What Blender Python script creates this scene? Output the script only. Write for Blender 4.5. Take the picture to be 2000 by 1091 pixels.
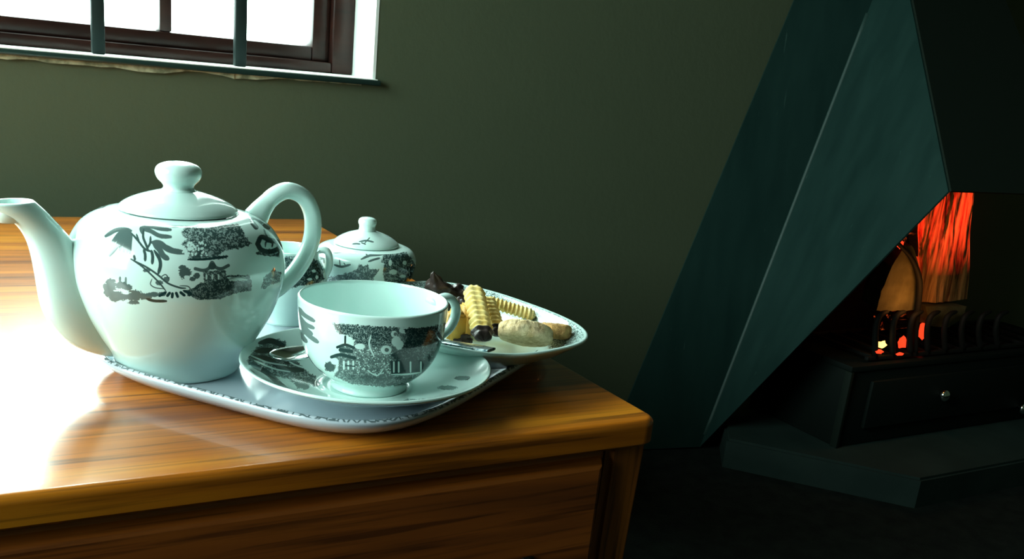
import bpy, bmesh, math, random
import numpy as np
from mathutils import Vector, Matrix, noise as mnoise

for o in list(bpy.data.objects): bpy.data.objects.remove(o)
SC = bpy.context.scene
COL = SC.collection
rad = math.radians
random.seed(7)

# ---------------------------------------------------------------- camera
T = 0.40                       # table top height above the floor
F, PY = 1900.0, 717.0
PITCH, ROLL, YAW = rad(17.38), rad(5.97), rad(31.42)
FW = Vector((math.sin(YAW)*math.cos(PITCH), math.cos(YAW)*math.cos(PITCH), -math.sin(PITCH)))
_r = Vector((math.cos(YAW), -math.sin(YAW), 0)); _u = _r.cross(FW)
RT = math.cos(ROLL)*_r + math.sin(ROLL)*_u
UP = -math.sin(ROLL)*_r + math.cos(ROLL)*_u
CAM = Vector((0, 0, T+0.20))
cd = bpy.data.cameras.new('camera'); cam = bpy.data.objects.new('camera', cd); COL.objects.link(cam)
cd.sensor_width = 36; cd.lens = F/2000*36; cd.shift_y = (PY-545.5)/2000
cd.clip_start = 0.01; cd.clip_end = 100
cam.matrix_world = Matrix(((RT.x, UP.x, -FW.x, CAM.x), (RT.y, UP.y, -FW.y, CAM.y), (RT.z, UP.z, -FW.z, CAM.z), (0, 0, 0, 1)))
SC.camera = cam

# ---------------------------------------------------------------- world, daylight, exposure
SKY = 15.0
w = bpy.data.worlds.new('world'); SC.world = w; w.use_nodes = True
bg = w.node_tree.nodes['Background']; bg.inputs[0].default_value = (0.76, 1.0, 0.93, 1); bg.inputs[1].default_value = SKY
SC.view_settings.view_transform = 'Standard'; SC.view_settings.look = 'None'
SC.view_settings.exposure = 0.35; SC.view_settings.gamma = 1.0
YW = 1.2                       # inner face of the back wall
WX0, WX1, WZ0, WZ1 = -0.72, 0.487, T+0.161, T+1.02      # window opening in the back wall
LY0, LY1, LZ0, LZ1 = -0.02, 1.04, T+0.10, T+1.15          # window opening in the left wall
XL, XR, YF, ZC = -0.92, 2.6, -1.8, 2.3
def portal(name, loc, rot, sx, sy):
    l = bpy.data.lights.new(name, 'AREA'); l.shape = 'RECTANGLE'; l.size = sx; l.size_y = sy
    l.cycles.is_portal = True
    o = bpy.data.objects.new(name, l); COL.objects.link(o); o.location = loc; o.rotation_euler = rot
portal('daylight_back_window', ((WX0+WX1)/2, YW+0.3, (WZ0+WZ1)/2), (rad(-90), 0, 0), WX1-WX0+.1, WZ1-WZ0+.1)
portal('daylight_left_window', (XL-0.3, (LY0+LY1)/2, (LZ0+LZ1)/2), (0, rad(-90), 0), LZ1-LZ0+.1, LY1-LY0+.1)

# ---------------------------------------------------------------- projection helpers (photo pixel <-> place)
def ray(x, y): return (FW*F + RT*(x-1000) - UP*(y-PY)).normalized()
def onz(x, y, z):
    d = ray(x, y); return CAM + d*((T+z-CAM.z)/d.z)
def ony(x, y, Y):
    d = ray(x, y); return CAM + d*((Y-CAM.y)/d.y)
def onx(x, y, X):
    d = ray(x, y); return CAM + d*((X-CAM.x)/d.x)
def onplane(x, y, p, n):
    d = ray(x, y); return CAM + d*((Vector(p)-CAM).dot(n)/d.dot(n))
def proj_np(P):
    d = P - np.array(CAM)
    z = d@np.array(FW); return 1000+F*(d@np.array(RT))/z, PY-F*(d@np.array(UP))/z

# ---------------------------------------------------------------- material helpers
def mat(name, color=(.8, .8, .8), rough=.5, metal=0.0, spec=.5, coat=0.0, emit=None, es=0.0):
    m = bpy.data.materials.new(name); m.use_nodes = True
    b = m.node_tree.nodes['Principled BSDF']
    b.inputs['Base Color'].default_value = (*color, 1); b.inputs['Roughness'].default_value = rough
    b.inputs['Metallic'].default_value = metal; b.inputs['Specular IOR Level'].default_value = spec
    b.inputs['Coat Weight'].default_value = coat; b.inputs['Coat Roughness'].default_value = .05
    if emit: b.inputs['Emission Color'].default_value = (*emit, 1); b.inputs['Emission Strength'].default_value = es
    return m
def N(m, t, **kw):
    n = m.node_tree.nodes.new(t)
    for k, v in kw.items():
        if hasattr(n, k): setattr(n, k, v)
        else: n.inputs[k.replace('_', ' ')].default_value = v
    return n
def L(m, a, b): m.node_tree.links.new(a, b)
def B(m): return m.node_tree.nodes['Principled BSDF']
def ramp(m, src, stops):
    r = N(m, 'ShaderNodeValToRGB'); L(m, src, r.inputs[0])
    e = r.color_ramp.elements
    while len(e) > 1: e.remove(e[-1])
    e[0].position = stops[0][0]; e[0].color = (*stops[0][1], 1)
    for p, c in stops[1:]:
        k = e.new(p); k.color = (*c, 1)
    return r.outputs[0]
def coords(m, scale=(1, 1, 1), kind='Object', rot=(0, 0, 0)):
    tc = N(m, 'ShaderNodeTexCoord'); mp = N(m, 'ShaderNodeMapping')
    mp.inputs['Scale'].default_value = scale; mp.inputs['Rotation'].default_value = rot
    L(m, tc.outputs[kind], mp.inputs[0]); return mp.outputs[0]
def noise(m, vec, scale, detail=4, rough=.5, dist=0.0):
    n = N(m, 'ShaderNodeTexNoise'); n.inputs['Scale'].default_value = scale; n.inputs['Detail'].default_value = detail
    n.inputs['Roughness'].default_value = rough; n.inputs['Distortion'].default_value = dist
    L(m, vec, n.inputs['Vector']); return n.outputs['Fac']
def bump(m, h, strength, dist=.001):
    b = N(m, 'ShaderNodeBump'); b.inputs['Strength'].default_value = strength; b.inputs['Distance'].default_value = dist
    L(m, h, b.inputs['Height']); L(m, b.outputs[0], B(m).inputs['Normal']); return b
def mixc(m, fac, a, b, mode='MIX'):
    x = N(m, 'ShaderNodeMix', data_type='RGBA'); x.blend_type = mode
    if isinstance(fac, (int, float)): x.inputs[0].default_value = fac
    else: L(m, fac, x.inputs[0])
    for i, v in ((6, a), (7, b)):
        if isinstance(v, tuple): x.inputs[i].default_value = (*v, 1)
        else: L(m, v, x.inputs[i])
    return x.outputs[2]

# plaster wall
WALLC = (0.13, 0.14, 0.085)
M_wall = mat('plaster', WALLC, .75, spec=.25)
v = coords(M_wall)
L(M_wall, mixc(M_wall, noise(M_wall, v, 3.0, 5), (0.072, 0.088, 0.051), (0.090, 0.108, 0.063)), B(M_wall).inputs['Base Color'])
bump(M_wall, noise(M_wall, v, 60, 6, .6), .25, .002)
M_chip = mat('chipped_plaster', (0.42, 0.42, 0.28), .9)
v = coords(M_chip); L(M_chip, ramp(M_chip, noise(M_chip, v, 90, 5), [(.35, (.16, .17, .10)), (.6, (.45, .45, .30))]), B(M_chip).inputs['Base Color'])
M_reveal = mat('white_painted_reveal', (.80, .84, .80), .6)
M_ceil = mat('ceiling_paint', (.10, .11, .085), .9)
M_floor = mat('dark_carpet', (.022, .026, .022), .95, spec=.1)
v = coords(M_floor); bump(M_floor, noise(M_floor, v, 300, 3), .5, .003)
L(M_floor, ramp(M_floor, noise(M_floor, v, 40, 5), [(.3, (.005, .007, .006)), (.7, (.013, .017, .014))]), B(M_floor).inputs['Base Color'])
M_slab = mat('dark_green_sill', (.02, .045, .04), .18, spec=.6)
# dark reddish window timber
M_frame = mat('window_timber', (.05, .022, .016), .35, spec=.3)
v = coords(M_frame, (1, 8, 8)); L(M_frame, ramp(M_frame, noise(M_frame, v, 9, 6, .6), [(.3, (.011, .004, .003)), (.7, (.030, .009, .006))]), B(M_frame).inputs['Base Color'])
M_bar = mat('window_bar_paint', (.004, .012, .011), .6, spec=.2)
M_glass = bpy.data.materials.new('window_glass'); M_glass.use_nodes = True
nt = M_glass.node_tree; nt.nodes.clear()
_o = nt.nodes.new('ShaderNodeOutputMaterial'); _t = nt.nodes.new('ShaderNodeBsdfTransparent'); _g = nt.nodes.new('ShaderNodeBsdfGlossy')
_m = nt.nodes.new('ShaderNodeMixShader'); _m.inputs[0].default_value = .05; _g.inputs['Roughness'].default_value = .02
nt.links.new(_t.outputs[0], _m.inputs[1]); nt.links.new(_g.outputs[0], _m.inputs[2]); nt.links.new(_m.outputs[0], _o.inputs[0])
# table timber
def wood(name, along, lo, mid, hi, rough, coat, sc=1.0):
    m = mat(name, mid, rough, spec=.5, coat=coat); B(m).inputs['Coat Roughness'].default_value = .10
    s = [14, 14, 14]; s[along] = .9
    v = coords(m, tuple(s))
    a = noise(m, v, 2.2*sc, 5, .55, .6); s2 = [120, 120, 120]; s2[along] = 3.0
    b = noise(m, coords(m, tuple(s2)), 2.0*sc, 4, .6, .2)
    c = ramp(m, a, [(.28, lo), (.5, mid), (.72, hi)])
    d = ramp(m, b, [(.36, (.30, .27, .24)), (.50, (1, 1, 1))])
    L(m, mixc(m, .8, c, d, 'MULTIPLY'), B(m).inputs['Base Color'])
    bump(m, b, .08, .0006)
    return m
M_top = wood('table_top_wood', 0, (.15, .030, .002), (.52, .145, .005), (.78, .29, .013), .28, .5)
B(M_top).inputs['Specular IOR Level'].default_value = .6
M_body = wood('table_body_wood', 0, (.11, .027, .005), (.32, .078, .009), (.46, .125, .014), .42, .08)
M_leg = wood('table_leg_wood', 2, (.16, .042, .005), (.34, .092, .010), (.46, .14, .014), .42, .08)
M_dark = mat('dark_metal', (.012, .014, .013), .4, metal=.6)
# glazed china
WHITE = (0.66, 0.86, 0.82)
INK = (0.014, 0.042, 0.042)
def china(name, white=WHITE):
    m = mat(name, white, .12, spec=.55, coat=.35)
    B(m).inputs['Subsurface Weight'].default_value = 0
    return m
M_china = china('white_glazed_china')
def china_print(name, img, strength=1.0):
    m = china(name)
    t = N(m, 'ShaderNodeTexImage'); t.image = img; t.interpolation = 'Linear'; t.extension = 'EXTEND'
    tc = N(m, 'ShaderNodeTexCoord'); L(m, tc.outputs['UV'], t.inputs[0])
    L(m, mixc(m, t.outputs['Color'], WHITE, INK), B(m).inputs['Base Color'])
    return m
# hood: dark teal enamelled steel
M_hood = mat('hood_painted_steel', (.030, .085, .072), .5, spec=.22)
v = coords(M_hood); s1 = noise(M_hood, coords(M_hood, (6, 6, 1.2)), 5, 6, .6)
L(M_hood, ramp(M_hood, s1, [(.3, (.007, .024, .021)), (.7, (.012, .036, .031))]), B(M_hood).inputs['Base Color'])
_c = B(M_hood).inputs['Base Color'].links[0].from_socket
sc1 = noise(M_hood, coords(M_hood, (90, 90, 3.5), rot=(0, rad(14), 0)), 2.0, 3, .6, .25)
sc2 = noise(M_hood, coords(M_hood, (5, 5, 5)), 1.4, 3, .5)
_m1 = ramp(M_hood, sc1, [(.70, (0, 0, 0)), (.74, (.5, .5, .5))]); _m2 = ramp(M_hood, sc2, [(.48, (0, 0, 0)), (.62, (1, 1, 1))])
_mm = N(M_hood, 'ShaderNodeMath', operation='MULTIPLY'); L(M_hood, _m1, _mm.inputs[0]); L(M_hood, _m2, _mm.inputs[1])
L(M_hood, mixc(M_hood, _mm.outputs[0], _c, (.07, .13, .115)), B(M_hood).inputs['Base Color'])
r_ = N(M_hood, 'ShaderNodeMapRange'); L(M_hood, s1, r_.inputs[0]); r_.inputs[3].default_value = .42; r_.inputs[4].default_value = .6
L(M_hood, r_.outputs[0], B(M_hood).inputs['Roughness'])
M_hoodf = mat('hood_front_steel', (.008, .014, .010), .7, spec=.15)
M_crease_light = mat('hood_crease_light', (.018, .046, .039), .6)  # paler hood tone that paints in the crease highlight
M_soot = mat('sooty_steel', (.008, .010, .009), .75, spec=.2)
M_box = mat('firebox_steel', (.0035, .007, .0055), .7, spec=.12)
M_hearth = mat('hearth_stone', (.055, .10, .085), .7, spec=.15)
v = coords(M_hearth); L(M_hearth, ramp(M_hearth, noise(M_hearth, v, 14, 6), [(.3, (.012, .024, .021)), (.7, (.021, .038, .033))]), B(M_hearth).inputs['Base Color'])
M_iron = mat('cast_iron', (.006, .007, .006), .7, spec=.2)
M_chrome = mat('chrome', (.75, .8, .78), .12, metal=1)
M_steel = mat('stainless_spoon', (.72, .80, .80), .14, metal=1)

# ---------------------------------------------------------------- object helpers
def link_mesh(name, bm, m, parent=None, smooth=True, autos=None):
    bmesh.ops.recalc_face_normals(bm, faces=bm.faces) if len(bm.faces) else None
    me = bpy.data.meshes.new(name)
    if parent is not None:
        p = parent
        off = Vector((0, 0, 0))
        while p is not None: off += p.location; p = p.parent
        bmesh.ops.translate(bm, verts=bm.verts, vec=-off)
    bm.to_mesh(me); bm.free()
    if isinstance(m, (list, tuple)):
        for k in m: me.materials.append(k)
    else: me.materials.append(m)
    o = bpy.data.objects.new(name, me); COL.objects.link(o)
    if parent is not None: o.parent = parent
    if smooth:
        me.shade_smooth()
        if autos is not None:
            sharp_by_angle(me, rad(autos))
    return o
def sharp_by_angle(me, ang):
    b = bmesh.new(); b.from_mesh(me)
    for e in b.edges:
        if len(e.link_faces) == 2 and e.calc_face_angle(0) > ang: e.smooth = False
    b.to_mesh(me); b.free()
def origin_to(o, p):
    p = Vector(p); me = o.data; me.transform(Matrix.Translation(-p)); o.location = p
def tag(o, label, cat, group=None, kind=None):
    o['label'] = label; o['category'] = cat
    if group: o['group'] = group
    if kind: o['kind'] = kind
    return o
def struct(o, label=None):
    o['kind'] = 'structure'
    if label: o['label'] = label
    return o
def thing(name, label, cat, loc, group=None):
    o = bpy.data.objects.new(name, None); COL.objects.link(o); o.empty_display_size = .02
    o.location = loc; return tag(o, label, cat, group)
def box(bm, a, b, bev=0.0, seg=2):
    a, b = Vector(a), Vector(b); c = (a+b)/2; s = b-a
    t = bmesh.new(); bmesh.ops.create_cube(t, size=1)
    bmesh.ops.scale(t, vec=s, verts=t.verts); bmesh.ops.translate(t, vec=c, verts=t.verts)
    if bev > 0: bmesh.ops.bevel(t, geom=t.edges, offset=bev, segments=seg, affect='EDGES', profile=.5)
    merge(bm, t)
def merge(bm, t):
    me = bpy.data.meshes.new('tmp'); t.to_mesh(me); t.free(); bm.from_mesh(me); bpy.data.meshes.remove(me)
def boxo(name, a, b, m, parent=None, bev=.002, smooth=True):
    bm = bmesh.new(); box(bm, a, b, bev); return link_mesh(name, bm, m, parent, smooth, 40)
def prism(bm, poly, vec):
    """closed prism: poly list of 3D points, extruded by vec"""
    vs = [bm.verts.new(p) for p in poly]; ws = [bm.verts.new(Vector(p)+Vector(vec)) for p in poly]
    n = len(vs); bm.faces.new(vs); bm.faces.new(ws[::-1])
    for i in range(n): bm.faces.new((vs[i], ws[i], ws[(i+1) % n], vs[(i+1) % n]))
def lathe(c, profile, seg=96, uvf=None):
    """profile [(r,z)], surface of revolution about vertical axis at c (x,y); z relative to c.z; uvf(i,theta01)->(u,v)"""
    bm = bmesh.new(); uvl = bm.loops.layers.uv.new('UVMap')
    rings = []
    for (r, z) in profile:
        if r < 1e-6: rings.append([bm.verts.new((c[0], c[1], c[2]+z))])
        else: rings.append([bm.verts.new((c[0]+r*math.cos(2*math.pi*k/seg), c[1]+r*math.sin(2*math.pi*k/seg), c[2]+z)) for k in range(seg)])
    for i in range(len(rings)-1):
        A, Bq = rings[i], rings[i+1]
        for k in range(seg):
            k2 = (k+1) % seg
            if len(A) == 1 and len(Bq) == 1: continue
            if len(A) == 1: f = bm.faces.new((A[0], Bq[k2], Bq[k])); ids = [(i, k), (i+1, k+1), (i+1, k)]
            elif len(Bq) == 1: f = bm.faces.new((A[k], A[k2], Bq[0])); ids = [(i, k), (i, k+1), (i+1, k)]
            else: f = bm.faces.new((A[k], A[k2], Bq[k2], Bq[k])); ids = [(i, k), (i, k+1), (i+1, k+1), (i+1, k)]
            if uvf:
                for l, (a, b) in zip(f.loops, ids): l[uvl].uv = uvf(a, b/seg)
    return bm
def smoothpts(pts, n):
    """Catmull-Rom through tuples of any dimension"""
    P = [np.array(p, float) for p in pts]; P = [2*P[0]-P[1]]+P+[2*P[-1]-P[-2]]
    out = []; m = len(P)-3
    for i in range(n):
        t = i/(n-1)*m; k = min(int(t), m-1); t -= k
        a, b, c, d = P[k:k+4]
        out.append(.5*((2*b)+(c-a)*t+(2*a-5*b+4*c-d)*t*t+(3*b-a-3*c+d)*t**3))
    return out
def tube(bm, pts, radii, seg=16, caps=True, flat=None, upv=None):
    """swept tube. flat: (scale along side, scale along normal)"""
    P = [Vector(p) for p in pts]; rings = []
    if not hasattr(radii, '__len__'): radii = [radii]*len(P)
    prev = None
    for i, p in enumerate(P):
        t = (P[min(i+1, len(P)-1)]-P[max(i-1, 0)]).normalized()
        if prev is None:
            a = Vector(upv) if upv else (Vector((0, 0, 1)) if abs(t.z) < .9 else Vector((1, 0, 0)))
        else: a = prev
        a = (a - t*a.dot(t)).normalized(); prev = a; s = t.cross(a)
        fa, fb = flat if flat else (1, 1)
        rings.append([bm.verts.new(p + a*math.cos(2*math.pi*k/seg)*radii[i]*fb + s*math.sin(2*math.pi*k/seg)*radii[i]*fa) for k in range(seg)])
    for i in range(len(rings)-1):
        for k in range(seg): bm.faces.new((rings[i][k], rings[i][(k+1) % seg], rings[i+1][(k+1) % seg], rings[i+1][k]))
    if caps: bm.faces.new(rings[0][::-1]); bm.faces.new(rings[-1])
    return rings

# ---------------------------------------------------------------- print painter (transfer-printed willow scenes)
class Canvas:
    def __init__(s, x0, y0, x1, y1, k=2.5):
        s.x0, s.y0, s.k = x0, y0, k; s.w = int((x1-x0)*k); s.h = int((y1-y0)*k)
        s.a = np.zeros((s.h, s.w)); s.wk = 1.0; s.ox, s.oy, s.sc = 0, 0, 1
        r = np.random.default_rng(5); s.rng = r
        s.n = s.fbm(r)
    def fbm(s, r):
        out = np.zeros((s.h, s.w)); tot = 0
        for cell, amp in ((16, .5), (7, .8), (3.5, 1.0)):
            gh, gw = int(s.h/cell)+3, int(s.w/cell)+3; g = r.random((gh, gw))
            y = np.linspace(0, gh-2.01, s.h); x = np.linspace(0, gw-2.01, s.w)
            yi, xi = y.astype(int), x.astype(int); fy, fx = (y-yi)[:, None], (x-xi)[None]
            fy, fx = fy*fy*(3-2*fy), fx*fx*(3-2*fx)
            out += amp*(g[yi][:, xi]*(1-fy)*(1-fx)+g[yi+1][:, xi]*fy*(1-fx)+g[yi][:, xi+1]*(1-fy)*fx+g[yi+1][:, xi+1]*fy*fx); tot += amp
        return out/tot
    def frame(s, ox, oy, sc): s.ox, s.oy, s.sc = ox, oy, sc       # coordinates of an enlarged study of the photograph
    def c(s, p): return (((s.ox+p[0]/s.sc)-s.x0)*s.k, ((s.oy+p[1]/s.sc)-s.y0)*s.k)
    def _put(s, sl, m, v, erase):
        a = s.a[sl]; s.a[sl] = a*(1-m)+(0 if erase else v)*m if erase else np.maximum(a, m*v)
    def stroke(s, pts, w, v=.85, erase=False, tip=True):
        P = smoothpts([s.c(p) for p in pts], max(8, len(pts)*6)); w = w*s.wk/s.sc*s.k/2
        n = len(P)
        for i in range(n-1):
            a, b = P[i], P[i+1]; ww = w*(min(1, .55+3*min(i, n-1-i)/n) if tip else 1)
            x0, x1 = int(min(a[0], b[0])-w-2), int(max(a[0], b[0])+w+3); y0, y1 = int(min(a[1], b[1])-w-2), int(max(a[1], b[1])+w+3)
            x0, y0 = max(x0, 0), max(y0, 0); x1, y1 = min(x1, s.w), min(y1, s.h)
            if x1 <= x0 or y1 <= y0: continue
            X, Y = np.meshgrid(np.arange(x0, x1), np.arange(y0, y1)); d = b-a; L2 = max(d@d, 1e-9)
            t = np.clip(((X-a[0])*d[0]+(Y-a[1])*d[1])/L2, 0, 1)
            D = np.hypot(X-a[0]-t*d[0], Y-a[1]-t*d[1]); m = np.clip(ww-D+.7, 0, 1)
            s._put((slice(y0, y1), slice(x0, x1)), m, v, erase)
    def blob(s, x, y, rx, ry, v=.85, erase=False, rag=.35):
        cx, cy = s.c((x, y)); rx, ry = rx/s.sc*s.k, ry/s.sc*s.k
        x0, x1 = max(int(cx-rx*1.5), 0), min(int(cx+rx*1.5)+2, s.w); y0, y1 = max(int(cy-ry*1.5), 0), min(int(cy+ry*1.5)+2, s.h)
        if x1 <= x0 or y1 <= y0: return
        X, Y = np.meshgrid(np.arange(x0, x1), np.arange(y0, y1)); sl = (slice(y0, y1), slice(x0, x1))
        D = np.hypot((X-cx)/rx, (Y-cy)/ry)+(s.n[sl]-.5)*rag*2.2
        m = np.clip((1-D)*min(rx, ry)+.5, 0, 1); s._put(sl, m, v, erase)
    def poly(s, pts, v=.85, erase=False, tex=0.0, rag=4):
        P = np.array([s.c(p) for p in pts]); X, Y = np.meshgrid(np.arange(s.w), np.arange(s.h))
        jx = (s.n-.5)*rag*s.k; jy = (np.roll(s.n, 37, 1)-.5)*rag*s.k; X = X+jx; Y = Y+jy
        ins = np.zeros((s.h, s.w), bool); n = len(P)
        for i in range(n):
            (xa, ya), (xb, yb) = P[i], P[(i+1) % n]
            if ya == yb: continue
            c = ((ya > Y) != (yb > Y)) & (X < (xb-xa)*(Y-ya)/(yb-ya)+xa); ins ^= c
        vv = v*(1-tex*np.clip((s.n-.50)*7, 0, 1)) if tex else v
        s._put((slice(0, s.h), slice(0, s.w)), ins.astype(float), vv, erase)
    def speck(s, x0, y0, x1, y1, n, r, v=.95, erase=False, lim=None):
        for _ in range(n):
            x, y = s.rng.uniform(x0, x1), s.rng.uniform(y0, y1)
            if lim is not None:
                X, Y = s.c((x, y)); X, Y = int(X), int(Y)
                if not (0 <= X < s.w and 0 <= Y < s.h) or s.a[Y, X] < lim: continue
            s.blob(x, y, r, r, v, erase, 0)
    def sample(s, px, py):
        X = (px-s.x0)*s.k; Y = (py-s.y0)*s.k
        ok = (X >= 1) & (X < s.w-2) & (Y >= 1) & (Y < s.h-2)
        X = np.clip(X, 0, s.w-2.01); Y = np.clip(Y, 0, s.h-2.01); xi, yi = X.astype(int), Y.astype(int); fx, fy = X-xi, Y-yi
        a = s.a
        return ok*(a[yi, xi]*(1-fx)*(1-fy)+a[yi, xi+1]*fx*(1-fy)+a[yi+1, xi]*(1-fx)*fy+a[yi+1, xi+1]*fx*fy)
def make_image(name, arr):
    arr = np.clip(arr*1.12, 0, 1); h, w_ = arr.shape; img = bpy.data.images.new(name, w_, h, alpha=False, float_buffer=False)
    img.colorspace_settings.name = 'Non-Color'
    px = np.ones((h, w_, 4), np.float32); px[..., :3] = arr[..., None]
    img.pixels.foreach_set(px.ravel()); img.pack(); return img
def wrap_print(name, cv, c, outer, z0, z1, w_=2048, h=512, shift=math.pi):
    """texture over (turn, height) of a turned vessel; the far half repeats the scene turned by `shift`"""
    th = (np.arange(w_)+.5)/w_*2*np.pi; z = z0+(np.arange(h)+.5)/h*(z1-z0)
    zs = np.array([p[1] for p in outer]); rs = np.array([p[0] for p in outer]); r = np.interp(z, zs, rs)
    TH, Z = np.meshgrid(th, z); R = r[:, None]*np.ones_like(TH)
    out = np.zeros((h, w_)); a0 = math.atan2(CAM.y-c[1], CAM.x-c[0])
    for s in (0, 1):
        t = TH + (shift if s else 0)
        P = np.stack([c[0]+R*np.cos(t), c[1]+R*np.sin(t), c[2]+Z], -1)
        x, y = proj_np(P); v = cv.sample(x, y)
        rel = (t-a0+np.pi) % (2*np.pi)-np.pi
        v = v*(np.abs(rel) < rad(84)); out = np.maximum(out, v)
    out[:4] = 0; out[-8:] = 0
    return make_image(name, out)

# ================================================================ ROOM
def wall_with_hole(name, axis, pos, thick, a0, a1, z0, z1, hole, m):
    """wall of four blocks around one opening. axis 'y': plane Y=pos spanning X; 'x': plane X=pos spanning Y"""
    bm = bmesh.new(); h0, h1, k0, k1 = hole
    for (p, q, r, s) in ((a0, h0, z0, z1), (h1, a1, z0, z1), (h0, h1, z0, k0), (h0, h1, k1, z1)):
        if axis == 'y': box(bm, (p, pos, r), (q, pos+thick, s))
        else: box(bm, (pos, p, r), (pos+thick, q, s))
    return struct(link_mesh(name, bm, m, smooth=False))
wall_with_hole('wall_back', 'y', YW, .25, XL-.25, XR+.25, -.05, ZC+.1, (WX0, WX1, WZ0-.004, WZ1), M_wall)
wall_with_hole('wall_left', 'x', XL-.25, .25, YF-.25, YW, -.05, ZC+.1, (LY0, LY1, LZ0, LZ1), M_wall)
struct(boxo('wall_right', (XR, YF-.25, -.05), (XR+.25, YW, ZC+.1), M_wall, bev=0, smooth=False))
struct(boxo('wall_front', (XL, YF-.25, -.05), (XR, YF, ZC+.1), M_wall, bev=0, smooth=False))
struct(boxo('ceiling', (XL, YF, ZC), (XR, YW, ZC+.1), M_ceil, bev=0, smooth=False))
struct(boxo('floor', (XL, YF, -.05), (XR, YW, 0), M_floor, bev=0, smooth=False))

# back window
win = thing('window_1', 'dark timber window in the back wall above the table', 'window', ((WX0+WX1)/2, YW+.11, WZ0)); del win['category']; struct(win)
YR = YW+.070            # room side of the timber frame
# white reveal lining
bm = bmesh.new(); box(bm, (WX1-.004, YW-.0005, WZ0), (WX1+.0, YW+.26, WZ1)); box(bm, (WX0, YW, WZ1-.004), (WX1-.004, YW+.26, WZ1)); box(bm, (WX0, YW, WZ0), (WX0+.004, YW+.26, WZ1-.004))
link_mesh('window_reveal', bm, M_reveal, win, False)
xr = WX1-.004
def fx(px, py=60): return ony(px, py, YR).x
xo = fx(651); xi = fx(617)       # inner edge of outer frame / right edge of glass opening
zfb = WZ0                         # bottom of frame at sill
z_out = ony(600, 118, YR).z; z_gl = ony(600, 90, YR).z
bm = bmesh.new()
box(bm, (xo, YR, WZ0), (xr, YR+.07, WZ1-.004), .003); box(bm, (WX0+.004, YR, WZ0), (WX0+.05, YR+.07, WZ1-.004), .003)
box(bm, (WX0+.05, YR, WZ0), (xo, YR+.07, z_out), .003); box(bm, (WX0+.05, YR, WZ1-.05), (xo, YR+.07, WZ1-.004), .003)
link_mesh('outer_frame', bm, M_frame, win, True, 40)
YC = YR+.012
bm = bmesh.new()
xm0, xm1 = fx(316), fx(341)
xl0, xl1 = fx(-12), fx(5)
box(bm, (xi, YC, z_out), (xo, YC+.045, WZ1-.05), .0025); box(bm, (WX0+.05, YC, z_out), (xi, YC+.045, z_gl), .0025)
box(bm, (WX0+.05, YC, WZ1-.08), (xi, YC+.045, WZ1-.05), .0025)
box(bm, (WX0+.05, YC, z_gl), (WX0+.08, YC+.045, WZ1-.08), .0025)
link_mesh('casement_frame', bm, M_frame, win, True, 40)
edges = [(WX0+.08, fx(-330)-.010), (fx(-330)+.010, xl0), (xl1, xm0), (xm1, xi)]
for (a, b) in ((fx(-330)-.010, fx(-330)+.010), (xl0, xl1), (xm0, xm1)):
    boxo('mullion', (a, YC+.002, z_gl), (b, YC+.043, WZ1-.08), M_frame, win, .0025)
for (a, b) in edges:
    g = boxo('glass_pane', (a, YC+.022, z_gl), (b, YC+.025, WZ1-.08), M_glass, win, 0, False)
# painted steel bars in front of the frame
for px0, px1 in ((178, 204), (458, 481), (-85, -60), (-350, -325)):
    a = ony(px0, 60, YW+.035).x; b = ony(px1, 60, YW+.035).x
    boxo('window_bar', (a, YW+.030, WZ0), (b, YW+.042, WZ1-.004), M_bar, win, .002)
# sill slab with dark front and broken plaster under it
bm = bmesh.new(); box(bm, (WX0-.01, YW-.010, WZ0-.0075), (WX1+.004, YW+.115, WZ0-.0012), .0012)
sill = struct(link_mesh('trim_1', bm, M_slab, None, True, 40)); sill['label'] = 'thin dark green window sill slab with glossy edge'
bm = bmesh.new(); box(bm, (WX0, YW-.009, WZ0-.0012), (WX1, YW+.10, WZ0), .0004)  # thin white sheet over the slab, painted-in light reflection along its top
link_mesh('sill_highlight', bm, M_reveal, sill, False)
bm = bmesh.new()
def strip(x0, x1, n, zt, hfun, y0, y1):
    top, bot = [], []
    for i in range(n+1):
        x = x0+(x1-x0)*i/n; h = hfun(x)
        top.append((x, zt)); bot.append((x, zt-h))
    for i in range(n):
        f = []
        dy = .0012*mnoise.noise(Vector((top[i][0]*60, 1, 0)))
        a = [bm.verts.new((top[i][0], y0+dy, top[i][1])), bm.verts.new((top[i+1][0], y0+dy, top[i+1][1])), bm.verts.new((bot[i+1][0], y0+dy, bot[i+1][1])), bm.verts.new((bot[i][0], y0+dy, bot[i][1]))]
        b = [bm.verts.new((q.co.x, y1, q.co.z)) for q in a]
        bm.faces.new(a); bm.faces.new(b[::-1])
        for k in range(4): bm.faces.new((a[k], b[k], b[(k+1) % 4], a[(k+1) % 4]))
strip(WX0, WX1-.02, 90, WZ0-.0075, lambda x: max(.0012, .0045+.006*mnoise.noise(Vector((x*17, 0, 3)))+.003*mnoise.noise(Vector((x*60, 0, 5)))-.005*max(0, (x-.25)/.22)), YW-.0045, YW+.002)
p = struct(link_mesh('trim_2', bm, M_chip, None, False)); p['label'] = 'ragged strip of broken plaster under the window sill'
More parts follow.
